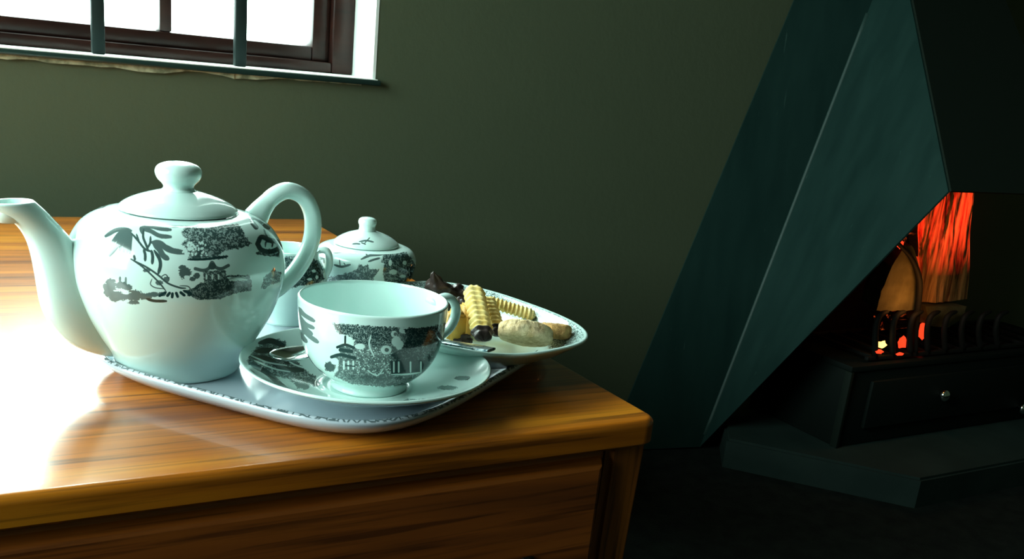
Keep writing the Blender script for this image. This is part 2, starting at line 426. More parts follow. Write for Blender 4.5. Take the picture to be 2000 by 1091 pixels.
# left window (out of view): frame and pane
w2 = thing('window_2', 'timber window in the left wall', 'window', (XL-.1, (LY0+LY1)/2, LZ0)); del w2['category']; struct(w2)
bm = bmesh.new()
for (a, b) in (((XL-.12, LY0, LZ0), (XL-.06, LY0+.05, LZ1)), ((XL-.12, LY1-.05, LZ0), (XL-.06, LY1, LZ1)), ((XL-.12, LY0+.05, LZ0), (XL-.06, LY1-.05, LZ0+.05)), ((XL-.12, LY0+.05, LZ1-.05), (XL-.06, LY1-.05, LZ1)), ((XL-.12, (LY0+LY1)/2-.02, LZ0+.05), (XL-.06, (LY0+LY1)/2+.02, LZ1-.05))): box(bm, a, b, .003)
link_mesh('window_frame', bm, M_frame, w2, True, 40)
boxo('glass_pane', (XL-.095, LY0+.05, LZ0+.05), (XL-.09, LY1-.05, LZ1-.05), M_glass, w2, 0, False)

# ================================================================ TABLE
TX1, TY0, TY1, TX0 = .3760, .432, 1.105, -.78
tbl = thing('coffee_table', 'low orange-brown wooden table with a drawer under the tea tray', 'table', ((TX0+TX1)/2, (TY0+TY1)/2, 0))
def rounded_rect_slab(x0, y0, x1, y1, zb, zt, rc, prof, seg=10):
    """prof: list of (inset, z) from bottom to top"""
    bm = bmesh.new(); rings = []
    for ins, z in prof:
        ring = []
        for cx, cy, a0 in ((x1-rc, y1-rc, 0), (x0+rc, y1-rc, 90), (x0+rc, y0+rc, 180), (x1-rc, y0+rc, 270)):
            for k in range(seg+1):
                a = rad(a0+90*k/seg); ring.append(bm.verts.new((cx+(rc-ins)*math.cos(a), cy+(rc-ins)*math.sin(a), z)))
        rings.append(ring)
    n = len(rings[0])
    for i in range(len(rings)-1):
        for k in range(n): bm.faces.new((rings[i][k], rings[i][(k+1) % n], rings[i+1][(k+1) % n], rings[i+1][k]))
    bm.faces.new(rings[0][::-1]); bm.faces.new(rings[-1]); return bm
TH = .0180
pr = [(.004, T-TH)]+[(.0, T-TH+.003)]+[(0, T-.0045)]
for k in range(1, 9):
    a = rad(90*k/8); pr.append((.0045*(1-math.cos(a)), T-.0045+.0045*math.sin(a)))
link_mesh('table_top', rounded_rect_slab(TX0, TY0, TX1, TY1, T-TH, T, .013, pr), M_top, tbl, True, 50)
# apron, corner posts, drawer
AZ1, AZ0 = T-TH, T-.135
xg = ony(1183, 910, TY0+.010).x        # drawer / post gap
yA = TY0+.010
# carcass frame (recessed, dark shadow gap)
bm = bmesh.new()
box(bm, (TX0+.03, yA+.006, AZ1-.004), (TX1-.012, TY1-.02, AZ1))
link_mesh('top_rail', bm, M_body, tbl, False)
# leg posts with taper
def post(x0, x1, y0, y1):
    bm = bmesh.new()
    levels = [(AZ1, 0), (AZ1-.010, 0.0), (T-.11, .002), (T-.16, .005), (0, .016)]
    sx = 1 if x0 > -.2 else -1; sy = -1 if y0 < .7 else 1
    rings = []
    for z, t in levels:
        xa, xb = (x0, x1-t) if sx > 0 else (x0+t, x1)
        ya, yb = (y0+t, y1) if sy < 0 else (y0, y1-t)
        if z < T-.15:
            if sx > 0: xa += (T-.12-z)*.05
            else: xb -= (T-.12-z)*.05
        rings.append((xa, xb, ya, yb, z))
    vr = []
    for xa, xb, ya, yb, z in rings:
        vr.append([bm.verts.new(q) for q in ((xa, ya, z), (xb, ya, z), (xb, yb, z), (xa, yb, z))])
    for i in range(len(vr)-1):
        for k in range(4): bm.faces.new((vr[i][k], vr[i][(k+1) % 4], vr[i+1][(k+1) % 4], vr[i+1][k]))
    bm.faces.new(vr[0]); bm.faces.new(vr[-1][::-1])
    bmesh.ops.recalc_face_normals(bm, faces=bm.faces)
    ed = [e for e in bm.edges if abs(e.verts[0].co.z-e.verts[1].co.z) > .005]
    bmesh.ops.bevel(bm, geom=ed, offset=.004, segments=3, affect='EDGES')
    return link_mesh('leg', bm, M_leg, tbl, True, 50)
lw = TX1-.002-(xg+.0015)
post(xg+.0015, TX1, yA, yA+lw); post(xg+.0015, TX1, TY1-.01-lw, TY1-.01)
post(TX0+.005, TX0+.005+lw, yA, yA+lw); post(TX0+.005, TX0+.005+lw, TY1-.01-lw, TY1-.01)
boxo('side_panel', (TX1-.018, yA+lw, T-.33), (TX1-.009, TY1-.01-lw, AZ1-.004), M_body, tbl)
boxo('side_panel', (TX0+.009, yA+lw, AZ0), (TX0+.018, TY1-.01-lw, AZ1-.004), M_body, tbl)
boxo('back_panel', (TX0+.005+lw, TY1-.02, AZ0), (xg, TY1-.012, AZ1-.004), M_body, tbl)
# drawer front: raised field with chamfered border
def drawer(x0, x1):
    d = bpy.data.objects.new('drawer', None)
    bm = bmesh.new(); zt, zb = AZ1-.0028, AZ0
    yo, yi = yA+.0015, yA-.0012
    def ring(ix, iz, y): return [bm.verts.new(q) for q in ((x0+ix, y, zb+iz), (x1-ix, y, zb+iz), (x1-ix, y, zt-iz), (x0+ix, y, zt-iz))]
    rs = [ring(0, 0, yA+.018), ring(0, 0, yo+.001), ring(.001, .001, yo), ring(.003, .0035, yo-.0005), ring(.0055, .0072, yi-.0042), ring(.0075, .0092, yi-.0050), ring(.010, .0120, yi-.0050)]
    for a, b in zip(rs, rs[1:]):
        for k in range(4): bm.faces.new((a[k], a[(k+1) % 4], b[(k+1) % 4], b[k]))
    bm.faces.new(rs[-1]); bm.faces.new(rs[0][::-1])
    o = link_mesh('drawer', bm, M_body, tbl, False)
    box_b = bmesh.new(); box(box_b, (x0+.01, yA+.018, zb+.012), (x1-.01, TY1-.2, zt-.01)); 
    link_mesh('drawer_box', box_b, M_body, o, False)
    return o
xd0 = TX0+.005+lw+.0015
dr = drawer((xd0+xg)/2-.0+.003, xg-.0015)
dr2 = drawer(xd0, (xd0+xg)/2-.003)
boxo('divider', ((xd0+xg)/2-.0025, yA+.001, AZ0), ((xd0+xg)/2+.0025, yA+.02, AZ1-.004), M_body, tbl)
boxo('bottom_rail', (xd0, yA, AZ0-.012), (xg-.0015, yA+.02, AZ0-.001), M_body, tbl)
# dark drop handle whose top just shows at the lower edge of the photograph
for dd, hx in ((dr, ony(968, 1095, yA-.006).x), (dr2, -.55)):
    hz = ony(968, 1095, yA-.006).z
    bm = bmesh.new()
    pts = [(hx-.022, yA-.006, hz-.006), (hx-.018, yA-.014, hz-.001), (hx-.008, yA-.018, hz+.001), (hx+.008, yA-.018, hz+.001), (hx+.018, yA-.014, hz-.001), (hx+.022, yA-.006, hz-.006)]
    tube(bm, smoothpts(pts, 20), .003, 12); 
    for s in (-1, 1): box(bm, (hx+s*.022-.004, yA-.008, hz-.012), (hx+s*.022+.004, yA-.004, hz-.001), .001)
    link_mesh('drawer_handle', bm, M_dark, dd, True, 50)

# ================================================================ FIREPLACE
FZ = T-.35                      # top of the hearth slab
fp = thing('fireplace', 'dark teal sheet-metal fireplace with a tapering hood on a stone hearth', 'fireplace', (1.44, 1.0, 0))
cxm = 1.437
# hood shell: left face in two facets with a crease, mirrored right; front face; thickness
TOPZ = T+1.55
Wt, Wb = Vector(ony(1550, 0, YW-.001)), Vector(ony(1250, 720, YW-.001))
def lerp(a, b, t): return a+(b-a)*t
def atz(a, b, z): t = (z-a.z)/(b.z-a.z); return lerp(a, b, t)
wl_bot = atz(Wt, Wb, .001); 
Ff = Vector(ony(1855, 375, .85)); Ft = Vector(ony(1780, 0, 1.06))
tip = Vector(onz(1368, 872, -.397)); 
wl_top = atz(Wt, Wb, Wt.z+.02)
nA = (wl_top-wl_bot).cross(tip-wl_bot).normalized(); Ct = Vector(onplane(1705, 0, tip, nA))
nB = (Ct-tip).cross(Ff-tip).normalized(); Ft = Vector(onplane(1780, 0, tip, nB)); zt = Ft.z
nF = (Ft-Ff).cross(Vector((1, 0, 0))).normalized()
Rt_, Rp_ = Vector(onplane(1960, 0, Ff, nF)), Vector(onplane(2000, 100, Ff, nF)); Rb = atz(Rt_, Rp_, Ff.z)
fcx = (Ft.x+Rt_.x)/2            # hood centre line at its throat
cxm = 1.56    # hearth centre line
# hearth slab
a = onz(1795, 985, -.40); 
hx0, hy0 = onz(1830, 925, -.352).x, onz(1830, 925, -.352).y
P1 = onz(1800, 935, -.35)
hl = [(P1.x, P1.y), (1.086, 1.085), (1.15, 1.165), (2*cxm-1.15, 1.165), (2*cxm-1.086, 1.085), (2*cxm-P1.x, P1.y)]
bm = bmesh.new(); prism(bm, [(x, y, 0) for x, y in hl], (0, 0, FZ))
ed = [e for e in bm.edges if e.verts[0].co.z > .01 and e.verts[1].co.z > .01]
bmesh.ops.bevel(bm, geom=ed, offset=.004, segments=2, affect='EDGES')
link_mesh('hearth_slab', bm, M_hearth, fp, True, 40)
# the hood closes into a straight flue box above the frame
def mir(p): return Vector((2*cxm-p.x, p.y, p.z))
flue_top = TOPZ
def sheet(name, faces, m, parent, th=.003, mirror=False):
    bm = bmesh.new(); cache = {}
    def V(p):
        k = tuple(round(c, 5) for c in p)
        if k not in cache: cache[k] = bm.verts.new(p)
        return cache[k]
    for f in faces: bm.faces.new([V(mir(q)) if mirror else V(q) for q in f])
    bmesh.ops.recalc_face_normals(bm, faces=bm.faces)
    bmesh.ops.solidify(bm, geom=bm.faces[:], thickness=th)
    return link_mesh(name, bm, m, parent, False)
k = 0.72
def up(p, xs, y):   # continue above the frame to the flue
    return Vector((fcx+(p.x-fcx)*xs, y, flue_top))
Wu, Cu, Fu = Vector((fcx-.09, YW-.001, T+.95)), Vector((fcx-.08, YW-.03, T+.95)), Vector((fcx-.07, YW-.05, T+.95))
Rw = Vector((Rb.x+.13, YW-.001, Ff.z-.02)); Rwt = Vector((Rt_.x+.05, YW-.001, Rt_.z+.02)); Wu2, Fu2 = Vector((fcx+.09, YW-.001, T+.95)), Vector((fcx+.07, YW-.05, T+.95))
left_faces = [(wl_bot, tip, Ct, wl_top), (tip, Ff, Ft, Ct), (wl_top, Ct, Cu, Wu), (Ct, Ft, Fu, Cu)]
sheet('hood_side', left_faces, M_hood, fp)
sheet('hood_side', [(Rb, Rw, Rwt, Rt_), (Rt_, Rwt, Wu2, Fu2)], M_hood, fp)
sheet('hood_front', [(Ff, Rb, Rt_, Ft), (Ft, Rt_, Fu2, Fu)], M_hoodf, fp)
bm = bmesh.new(); box(bm, (fcx-.09, YW-.05, T+.95), (fcx+.09, YW-.001, ZC-.001)); link_mesh('flue', bm, M_hoodf, fp, False)
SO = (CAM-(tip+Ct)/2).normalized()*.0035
bm = bmesh.new(); tube(bm, [lerp(tip, Ct, t)+SO for t in np.linspace(.03, .97, 24)], .0042, 10)  # added tube along the crease, its paler colour imitates the highlight
o = link_mesh('crease_highlight', bm, M_crease_light, fp); o['label'] = 'paler strip imitating the highlight down the folded hood side'
# back plate inside, firebox with ash drawer
bm = bmesh.new()
q1, q2 = atz(wl_bot, wl_top, FZ+.01), atz(wl_bot, wl_top, T+.25)
prism(bm, [(1.24, YW-.003, FZ), (Rb.x+.06, YW-.003, FZ), (Rb.x+.06, YW-.003, T+.085), (1.24, YW-.003, T+.085)], (0, -.009, 0))
link_mesh('back_plate', bm, M_soot, fp, False)
bx0 = ony(1664, 720, 1.0).x; bz = ony(1820, 700, .995).z
by0 = 1.0
boxo('firebox', (bx0, by0, FZ), (2*cxm-bx0, 1.16, bz-.012), M_box, fp, bev=.003)
boxo('firebox_rim', (bx0-.004, by0-.004, bz-.012), (2*cxm-bx0+.004, 1.165, bz-.002), M_box, fp, bev=.002)
boxo('ash_drawer', (bx0+.05, by0-.008, FZ+.03), (2*cxm-bx0-.05, by0, bz-.03), M_box, fp, bev=.003)
# thin upright strap at the left corner of the box
boxo('corner_strap', (bx0-.003, by0-.004, FZ), (bx0+.004, by0+.01, bz-.012), M_hoodf, fp, bev=.001)
for px, py in ((1845, 772), (1999, 797)):
    c = ony(px, py, by0-.018)
    bm = bmesh.new(); bmesh.ops.create_uvsphere(bm, u_segments=20, v_segments=12, radius=.0105)
    bmesh.ops.scale(bm, vec=(1, .75, 1), verts=bm.verts); bmesh.ops.translate(bm, vec=c, verts=bm.verts)
    tube(bm, [c, c+Vector((0, .012, 0))], .0035, 12)
    kn = link_mesh('knob', bm, M_chrome, fp); kn['label'] = 'small shiny metal knob'

# fire basket
gy = 1.012
bas = thing('fire_basket', 'black iron fire basket with upright hooked bars holding the logs', 'grate', (cxm, 1.0, bz-.002))
pL, pR = ony(1700, 697, gy), ony(1965, 690, gy)
zb = bz+.001
bm = bmesh.new(); box(bm, (pL.x-.01, gy-.004, zb), (2*cxm-pL.x+.01, gy+.004, zb+.007), .0015); link_mesh('rail', bm, M_iron, bas, True, 40)
boxo('rail', (pL.x-.01, 1.15, zb), (2*cxm-pL.x+.01, 1.158, zb+.007), M_iron, bas)
for i in range(8):
    x = 1708+i*33.5; b0 = ony(x+2, 694, gy); m1 = ony(x+2, 648, gy-.002); m2 = ony(x+6, 624, gy-.003); m3 = ony(x+14, 613, gy-.004); m4 = ony(x+27, 608, gy-.003)
    b0.z = zb+.003
    bm = bmesh.new(); tube(bm, smoothpts([b0, m1, m2, m3, m4], 16), [.0050]*10+[.0045]*3+[.004, .0035, .002], 10)
    link_mesh('bar', bm, M_iron, bas)
for i in range(12):
    x = pL.x+.01+i*(2*cxm-2*pL.x-.02)/11
    boxo('floor_bar', (x-.004, gy+.004, zb), (x+.004, 1.15, zb+.006), M_iron, bas, bev=.001)
bm = bmesh.new()
pts = [ony(1742, 462, gy-.001), ony(1757, 478, gy-.001), ony(1776, 498, gy-.001), ony(1789, 522, gy-.001), ony(1796, 550, gy-.001), ony(1795, 580, gy), ony(1792, 608, gy), ony(1788, 650, gy), ony(1787, 692, gy)]
pts[-1].z = zb+.003
tube(bm, smoothpts(pts, 30), [.0028+.0022*min(1, i/14) for i in range(30)], 10)
o = link_mesh('upright_hook', bm, M_iron, bas); o['label'] = 'tall curved iron hook'

# logs and embers
def emis_wood(name, hot, base_lo, base_hi, axis, strength, lo=.45, hi=.62, zgrad=None):
    m = mat(name, base_lo, .85, spec=.2)
    s = [26, 26, 26]; s[axis] = 2.2
    v = coords(m, tuple(s)); n = noise(m, v, 3.2, 6, .62, .3)
    L(m, ramp(m, n, [(.35, base_lo), (.65, base_hi)]), B(m).inputs['Base Color'])
    s2 = [22, 22, 22]; s2[axis] = 3.0
    n2 = noise(m, coords(m, tuple(s2)), 2.7, 5, .65, .5)
    msk = ramp(m, n2, [(lo, (0, 0, 0)), (hi, (1, 1, 1))])
    if zgrad:
        g = N(m, 'ShaderNodeSeparateXYZ'); L(m, coords(m), g.inputs[0])
        mr = N(m, 'ShaderNodeMapRange'); L(m, g.outputs[2], mr.inputs[0]); mr.inputs[1].default_value = zgrad[0]; mr.inputs[2].default_value = zgrad[1]
        mu = N(m, 'ShaderNodeMath', operation='MULTIPLY'); L(m, msk, mu.inputs[0]); L(m, mr.outputs[0], mu.inputs[1]); msk = mu.outputs[0]
    col = ramp(m, n, [(.38, hot[0]), (.6, hot[1])]); L(m, col, B(m).inputs['Emission Color'])
    mu = N(m, 'ShaderNodeMath', operation='MULTIPLY'); L(m, msk, mu.inputs[0]); mu.inputs[1].default_value = strength
    L(m, mu.outputs[0], B(m).inputs['Emission Strength'])
    bump(m, n, .9, .004)
    return m
zlog0 = ony(1845, 596, .965).z
M_log1 = emis_wood('burning_split_log', ((.55, .006, .002), (1, .055, .010)), (.10, .035, .012), (.80, .48, .20), 2, 1.6, .42, .60, (.045, .12))
M_log2 = mat('ashy_log', (.10, .10, .045), .9)
v = coords(M_log2); L(M_log2, ramp(M_log2, noise(M_log2, v, 35, 6), [(.3, (.07, .065, .022)), (.7, (.15, .14, .06))]), B(M_log2).inputs['Base Color']); bump(M_log2, noise(M_log2, v, 50, 5), .6, .003)
M_char = emis_wood('charred_log', ((.6, .01, .003), (1, .12, .02)), (.012, .009, .007), (.05, .03, .02), 0, .55, .56, .68)
M_ember = mat('ember', (.2, .02, .01), .9, emit=(1, .045, .012), es=1.3)
M_emberhot = mat('hot_ember', (.8, .3, .1), .9, emit=(1, .55, .12), es=2.6)
def rough_prism(name, poly, vec, m, nl=10, amp=.003, seed=0):
    """log: polygon cross-section swept along vec with ragged surface"""
    bm = bmesh.new(); n = len(poly); P = []
    sub = []
    for i in range(n):
        a, b = Vector(poly[i]), Vector(poly[(i+1) % n])
        for q in range(4): sub.append(lerp(a, b, q/4))
    cen = sum(sub, Vector())/len(sub); vec = Vector(vec)
    for j in range(nl+1):
        ring = []
        for i, p in enumerate(sub):
            d = (p-cen).normalized(); h = mnoise.noise(Vector((i*.9+seed*7, j*.18, seed)))
            ring.append(bm.verts.new(p+vec*(j/nl)+d*amp*h*1.5))
        P.append(ring)
    k = len(sub)
    for j in range(nl):
        for i in range(k): bm.faces.new((P[j][i], P[j][(i+1) % k], P[j+1][(i+1) % k], P[j+1][i]))
    bm.faces.new(P[0][::-1]); bm.faces.new(P[-1])
    o = link_mesh(name, bm, m, None, False); return o
# 1 upright split log with glowing face
q = [ony(1800, 592, 1.045), ony(1828, 591, 1.036), ony(1852, 594, 1.04), ony(1887, 592, 1.05)]
zl = q[1].z
poly = [(p.x, p.y, zl) for p in q]+[(q[3].x+.004, 1.10, zl), (q[0].x+.01, 1.09, zl)]
o = rough_prism('log', poly, (-.046, .016, .235), M_log1, 16, .0035, 3); origin_to(o, (poly[0][0], poly[0][1], zl)); 
tag(o, 'upright split log with a glowing red face leaning in the fireplace', 'log')
# 2 pale rounded log end left of it
ctr = ony(1762, 556, .93)
poly = []
for px, py in ((1712, 606), (1722, 568), (1742, 520), (1768, 478), (1784, 482), (1794, 516), (1799, 560), (1799, 604), (1770, 606), (1735, 607)):
    p = ony(px, py, 1.022); poly.append(p)
o = rough_prism('log', poly, (.025, .055, .004), M_log2, 6, .002, 9); origin_to(o, poly[0])
tag(o, 'ash-grey olive log end behind the curved iron hook', 'log')
# 3 log under the glowing one (olive end under it)
poly = [ony(px, py, 1.025) for px, py in ((1808, 598), (1850, 598), (1888, 598), (1880, 622), (1850, 640), (1815, 636))]
o = rough_prism('log', poly, (.012, .055, -.002), M_log2, 6, .002, 4); origin_to(o, poly[0])
tag(o, 'short olive-brown log end supporting the glowing log', 'log')
# 4 charred log lying behind
c0 = ony(1735, 660, 1.12); bm = bmesh.new()
poly = [Vector((c0.x-.02, 1.125+.022*math.cos(a), zb+.034+.024*math.sin(a))) for a in [k*math.pi/4 for k in range(8)]]
o = rough_prism('log', poly, (.15, 0.01, 0), M_char, 18, .004, 6); origin_to(o, poly[0])
tag(o, 'charred log lying along the back of the fire basket', 'log')
# 5 charred stub upper left with sparks
poly = [ony(px, py, 1.06) for px, py in ((1772, 452), (1780, 432), (1786, 400), (1794, 398), (1793, 500), (1788, 500), (1778, 478))]
o = rough_prism('log', poly, (.0, .05, .0), M_char, 6, .002, 12); origin_to(o, poly[0])
tag(o, 'small charred log stub left of the glowing log', 'log')
def lump(bm, c, r, sq=(1, 1, 1), seed=0, sub=2, amp=.35):
    t = bmesh.new(); bmesh.ops.create_icosphere(t, subdivisions=sub, radius=1)
    for v_ in t.verts:
        n = mnoise.noise(v_.co*1.7+Vector((seed*3.1, 0, seed)))
        v_.co = Vector((v_.co.x*sq[0], v_.co.y*sq[1], v_.co.z*sq[2]))*r*(1+amp*n)+Vector(c)
    merge(bm, t)
eg = 'glowing embers in the fire basket'
EMB = [((1722, 672), .0070, (1.3, .8, .8), 1, .925, 'bright yellow ember at the left end of the fire basket'), ((1716, 686), .0065, (1.5, .8, .5), 0, .92, 'red ember under the bright yellow ember'),
       ((1762, 668), .0085, (.8, .8, 1.2), 0, .935, 'red ember between the second and third basket bars'), ((1757, 691), .005, (1.7, .8, .5), 0, .92, 'flat red ember low behind the second basket bar'),
       ((1802, 645), .0085, (.6, .8, 1.9), 0, .95, 'tall dull red ember right of the curved hook'), ((1799, 690), .006, (1.5, .8, .6), 0, .925, 'low red ember right of the curved hook'),
       ((1807, 438), .0065, (.38, .5, 2.2), 1, .975, 'narrow orange ember strip beside the glowing log top'), ((1787, 448), .0042, (.9, .6, 1.1), 0, .975, 'small red ember spot at the hood edge'),
       ((1759, 477), .0055, (1.1, .6, 1.2), 0, .93, 'small orange ember at the tip of the curved hook')]
for i, ((px, py), r, sq, hot, Y, lab) in enumerate(EMB):
    c = ony(px, py, Y+.088); bm = bmesh.new(); lump(bm, (0, 0, 0), r, sq, i, 2, .5)
    o = link_mesh('ember', bm, M_emberhot if hot else M_ember); o.location = c
    tag(o, lab, 'ember', eg)
l = bpy.data.lights.new('fire_glow', 'POINT'); l.energy = .14; l.color = (1, .35, .08); l.shadow_soft_size = .02
o = bpy.data.objects.new('fire_glow', l); COL.objects.link(o); o.location = ony(1812, 585, .975)

# ================================================================ TRAY AND CHINA
ZT = .0055                       # tray floor above the table
RIMC = (.8, .6)
def superell(cx, cy, a, b, n, ang, k=160):
    out = []
    for i in range(k):
        t = 2*math.pi*i/k; c, s = math.cos(t), math.sin(t)
        r = (abs(c)**n+abs(s)**n)**(-1/n); out.append((r*c, r*s))
    return out
def dish(name, cx, cy, a, b, n, ang, prof, m, parent=None, k=160, tilt=None, z0=0.0, uvv=None):
    """prof list of (inset, z) continuous from underside centre outward over the lip to inner centre; inset None = centre"""
    bm = bmesh.new(); uvl = bm.loops.layers.uv.new('UVMap'); base = superell(0, 0, a, b, n, ang, k); ca, sa = math.cos(ang), math.sin(ang)
    rings = []
    for ins, z in prof:
        if ins is None: rings.append([bm.verts.new((cx, cy, z0+z))]); continue
        ring = []
        for (x, y) in base:
            X, Y = x*(a-ins), y*(b-ins); ring.append(bm.verts.new((cx+ca*X-sa*Y, cy+sa*X+ca*Y, z0+z)))
        rings.append(ring)
    vv = uvv or [i/(len(prof)-1) for i in range(len(prof))]
    for i in range(len(rings)-1):
        A, Bq = rings[i], rings[i+1]
        for j in range(k):
            j2 = (j+1) % k
            if len(A) == 1: f = bm.faces.new((A[0], Bq[j2], Bq[j])); ids = ((i, j), (i+1, j+1), (i+1, j))
            elif len(Bq) == 1: f = bm.faces.new((A[j], A[j2], Bq[0])); ids = ((i, j), (i, j+1), (i+1, j))
            else: f = bm.faces.new((A[j], A[j2], Bq[j2], Bq[j])); ids = ((i, j), (i, j+1), (i+1, j+1), (i+1, j))
            for l_, (p, q) in zip(f.loops, ids): l_[uvl].uv = (q/k, vv[p])
    if tilt:
        piv, ax, an = tilt; bmesh.ops.rotate(bm, cent=piv, matrix=Matrix.Rotation(an, 3, ax), verts=bm.verts)
    return link_mesh(name, bm, m, parent)
def rim_china(name, v0, v1, v2, v3, sc, thr=.5, inner=None, white=WHITE):
    """printed border between v0..v1 (dense) using UV: u round, v across"""
    m = china(name, white); tc = N(m, 'ShaderNodeTexCoord'); sp = N(m, 'ShaderNodeSeparateXYZ'); L(m, tc.outputs['UV'], sp.inputs[0])
    def band(a, b, e=.01):
        r1 = N(m, 'ShaderNodeMapRange'); L(m, sp.outputs[1], r1.inputs[0]); r1.inputs[1].default_value = a-e; r1.inputs[2].default_value = a+e
        r2 = N(m, 'ShaderNodeMapRange'); L(m, sp.outputs[1], r2.inputs[0]); r2.inputs[1].default_value = b+e; r2.inputs[2].default_value = b-e
        mu = N(m, 'ShaderNodeMath', operation='MULTIPLY'); L(m, r1.outputs[0], mu.inputs[0]); L(m, r2.outputs[0], mu.inputs[1]); return mu.outputs[0]
    ov = coords(m)
    n1 = noise(m, ov, sc, 2, .5, 1.5)
    vo = N(m, 'ShaderNodeTexVoronoi', feature='DISTANCE_TO_EDGE'); vo.inputs['Scale'].default_value = sc*1.6; L(m, ov, vo.inputs['Vector'])
    e1 = ramp(m, vo.outputs['Distance'], [(.06, (1, 1, 1)), (.14, (0, 0, 0))])
    p1 = ramp(m, n1, [(thr-.02, (0, 0, 0)), (thr+.03, (1, 1, 1))])
    mx = N(m, 'ShaderNodeMath', operation='MAXIMUM'); L(m, e1, mx.inputs[0]); L(m, p1, mx.inputs[1])
    g = N(m, 'ShaderNodeMath', operation='MULTIPLY'); L(m, mx.outputs[0], g.inputs[0]); L(m, band(v0, v1), g.inputs[1])
    res = g.outputs[0]
    if v2 is not None:
        p2 = ramp(m, n1, [(thr+.06, (0, 0, 0)), (thr+.11, (.8, .8, .8))])
        g2 = N(m, 'ShaderNodeMath', operation='MULTIPLY'); L(m, p2, g2.inputs[0]); L(m, band(v2, v3), g2.inputs[1])
        ad = N(m, 'ShaderNodeMath', operation='MAXIMUM'); L(m, res, ad.inputs[0]); L(m, g2.outputs[0], ad.inputs[1]); res = ad.outputs[0]
    gk = N(m, 'ShaderNodeMath', operation='MULTIPLY'); L(m, res, gk.inputs[0]); gk.inputs[1].default_value = .85
    L(m, mixc(m, gk.outputs[0], white, INK), B(m).inputs['Base Color']); return m
# tray
tang = math.atan2(.6, .8); tcx, tcy, ta, tb = .2285, .589, .1405, .1165
M_tray = rim_china('tray_china', .45, .60, None, None, 150, .60, white=(.44, .50, .57))
tprof = [(None, .0008), (.030, .0008), (.022, .0), (.018, .0), (.010, .0035), (.003, .0085), (.0, .0125), (.0002, .0142), (.0018, .0150), (.0038, .0142), (.0075, .0108), (.0125, .0072), (.018, .0056), (.024, ZT), (.06, ZT), (None, ZT)]
tuv = [0, .05, .1, .15, .2, .3, .4, .45, .5, .55, .61, .67, .73, .78, .9, 1]
tray = dish('tray', tcx, tcy, ta, tb, 4.2, tang, tprof, M_tray, k=200, z0=T, uvv=tuv)
origin_to(tray, (tcx, tcy, T)); tag(tray, 'pale china tray with rounded corners carrying the tea set', 'tray')

# ---- teapot
tp = onz(350, 714, ZT); TPC = (tp.x, tp.y, T+ZT)
vdir = Vector((tp.x, tp.y, 0)).normalized(); sdir = vdir.cross(Vector((0, 0, 1)))
def prof_at(c, px, py):
    vd = Vector((c[0], c[1], 0)).normalized(); s = vd.cross(Vector((0, 0, 1))); p = onplane(px, py, (c[0], c[1], 0), vd)
    return (p-Vector((c[0], c[1], 0))).dot(s), p.z-c[2]
# outer profile (radius, height above tray)
tb_out = [(.0335, .0), (.0352, .0015), (.0365, .006), (.0405, .0135), (.0475, .0245), (.0540, .0370), (.0585, .0500), (.0603, .0600), (.0600, .0700), (.0577, .0780), (.0527, .0858), (.0457, .0910), (.0390, .0932), (.0335, .0940)]
tb_s = [(float(a), float(b)) for a, b in smoothpts(tb_out, 70)]
z0, z1 = 0.0, .0943
body_prof = [(0, .003), (.030, .003), (.0315, .0)] + tb_s + [(.030, .0937), (.0275, .0925), (.0270, .088), (.030, .085), (0, .080)]
no = len(tb_s)
def uv_body(i, u):
    j = i-3
    if j < 0: return (u, .002)
    if j >= no: return (u, .998)
    return (u, min(max((tb_s[j][1]-z0)/(z1-z0), .003), .997))
cv = Canvas(140, 395, 590, 620)
cv.frame(180, 400, 5.263); cv.wk = 1.12
S = cv.stroke
for p_, w_ in (([(400, 265), (330, 250), (240, 262), (140, 320)], 38), ([(385, 268), (290, 290), (225, 370), (165, 450), (80, 478)], 40), ([(390, 280), (300, 330), (255, 420), (180, 515)], 40),
               ([(395, 285), (320, 350), (285, 465)], 34), ([(398, 290), (350, 360), (325, 478)], 32), ([(400, 295), (372, 370), (362, 485)], 30), ([(405, 300), (395, 390), (388, 495)], 26),
               ([(500, 232), (600, 222), (700, 245), (805, 255)], 36), ([(515, 245), (600, 268), (690, 315), (805, 328)], 40), ([(560, 240), (640, 290), (720, 335)], 30), ([(500, 235), (505, 262), (520, 290)], 30),
               ([(620, 385), (700, 395), (790, 460), (945, 490)], 52), ([(635, 400), (690, 455), (730, 520), (775, 552)], 52), ([(640, 380), (760, 430), (860, 480)], 40)): S(p_, w_, .80)
for p_, w_ in (([(400, 285), (470, 365), (540, 450), (610, 480)], 20), ([(455, 300), (470, 340), (480, 370)], 16), ([(530, 250), (525, 330), (555, 410), (575, 460)], 22), ([(600, 325), (596, 390), (570, 440)], 20),
               ([(530, 460), (545, 510), (545, 570)], 26), ([(610, 470), (622, 530), (618, 600)], 28), ([(640, 470), (690, 550), (702, 620), (682, 700)], 32), ([(430, 520), (440, 560)], 22),
               ([(395, 555), (490, 615), (590, 700), (690, 800), (755, 880)], 15), ([(400, 555), (560, 640), (680, 722), (780, 805), (900, 850), (960, 855)], 17),
               ([(615, 760), (600, 815), (650, 850), (740, 862)], 9), ([(700, 745), (755, 715), (792, 765)], 9), ([(900, 830), (980, 835), (1010, 860)], 9)): S(p_, w_, .85)
for b_ in ((560, 672, 38, 20), (765, 765, 32, 32), (690, 800, 36, 30), (190, 810, 58, 52), (150, 840, 40, 40), (300, 825, 60, 38), (365, 850, 45, 35), (200, 900, 80, 58), (300, 930, 90, 48), (430, 930, 80, 60), (430, 1000, 60, 24), (540, 940, 70, 34), (620, 920, 80, 24), (720, 915, 50, 22), (230, 965, 50, 34)): cv.blob(*b_, .78)
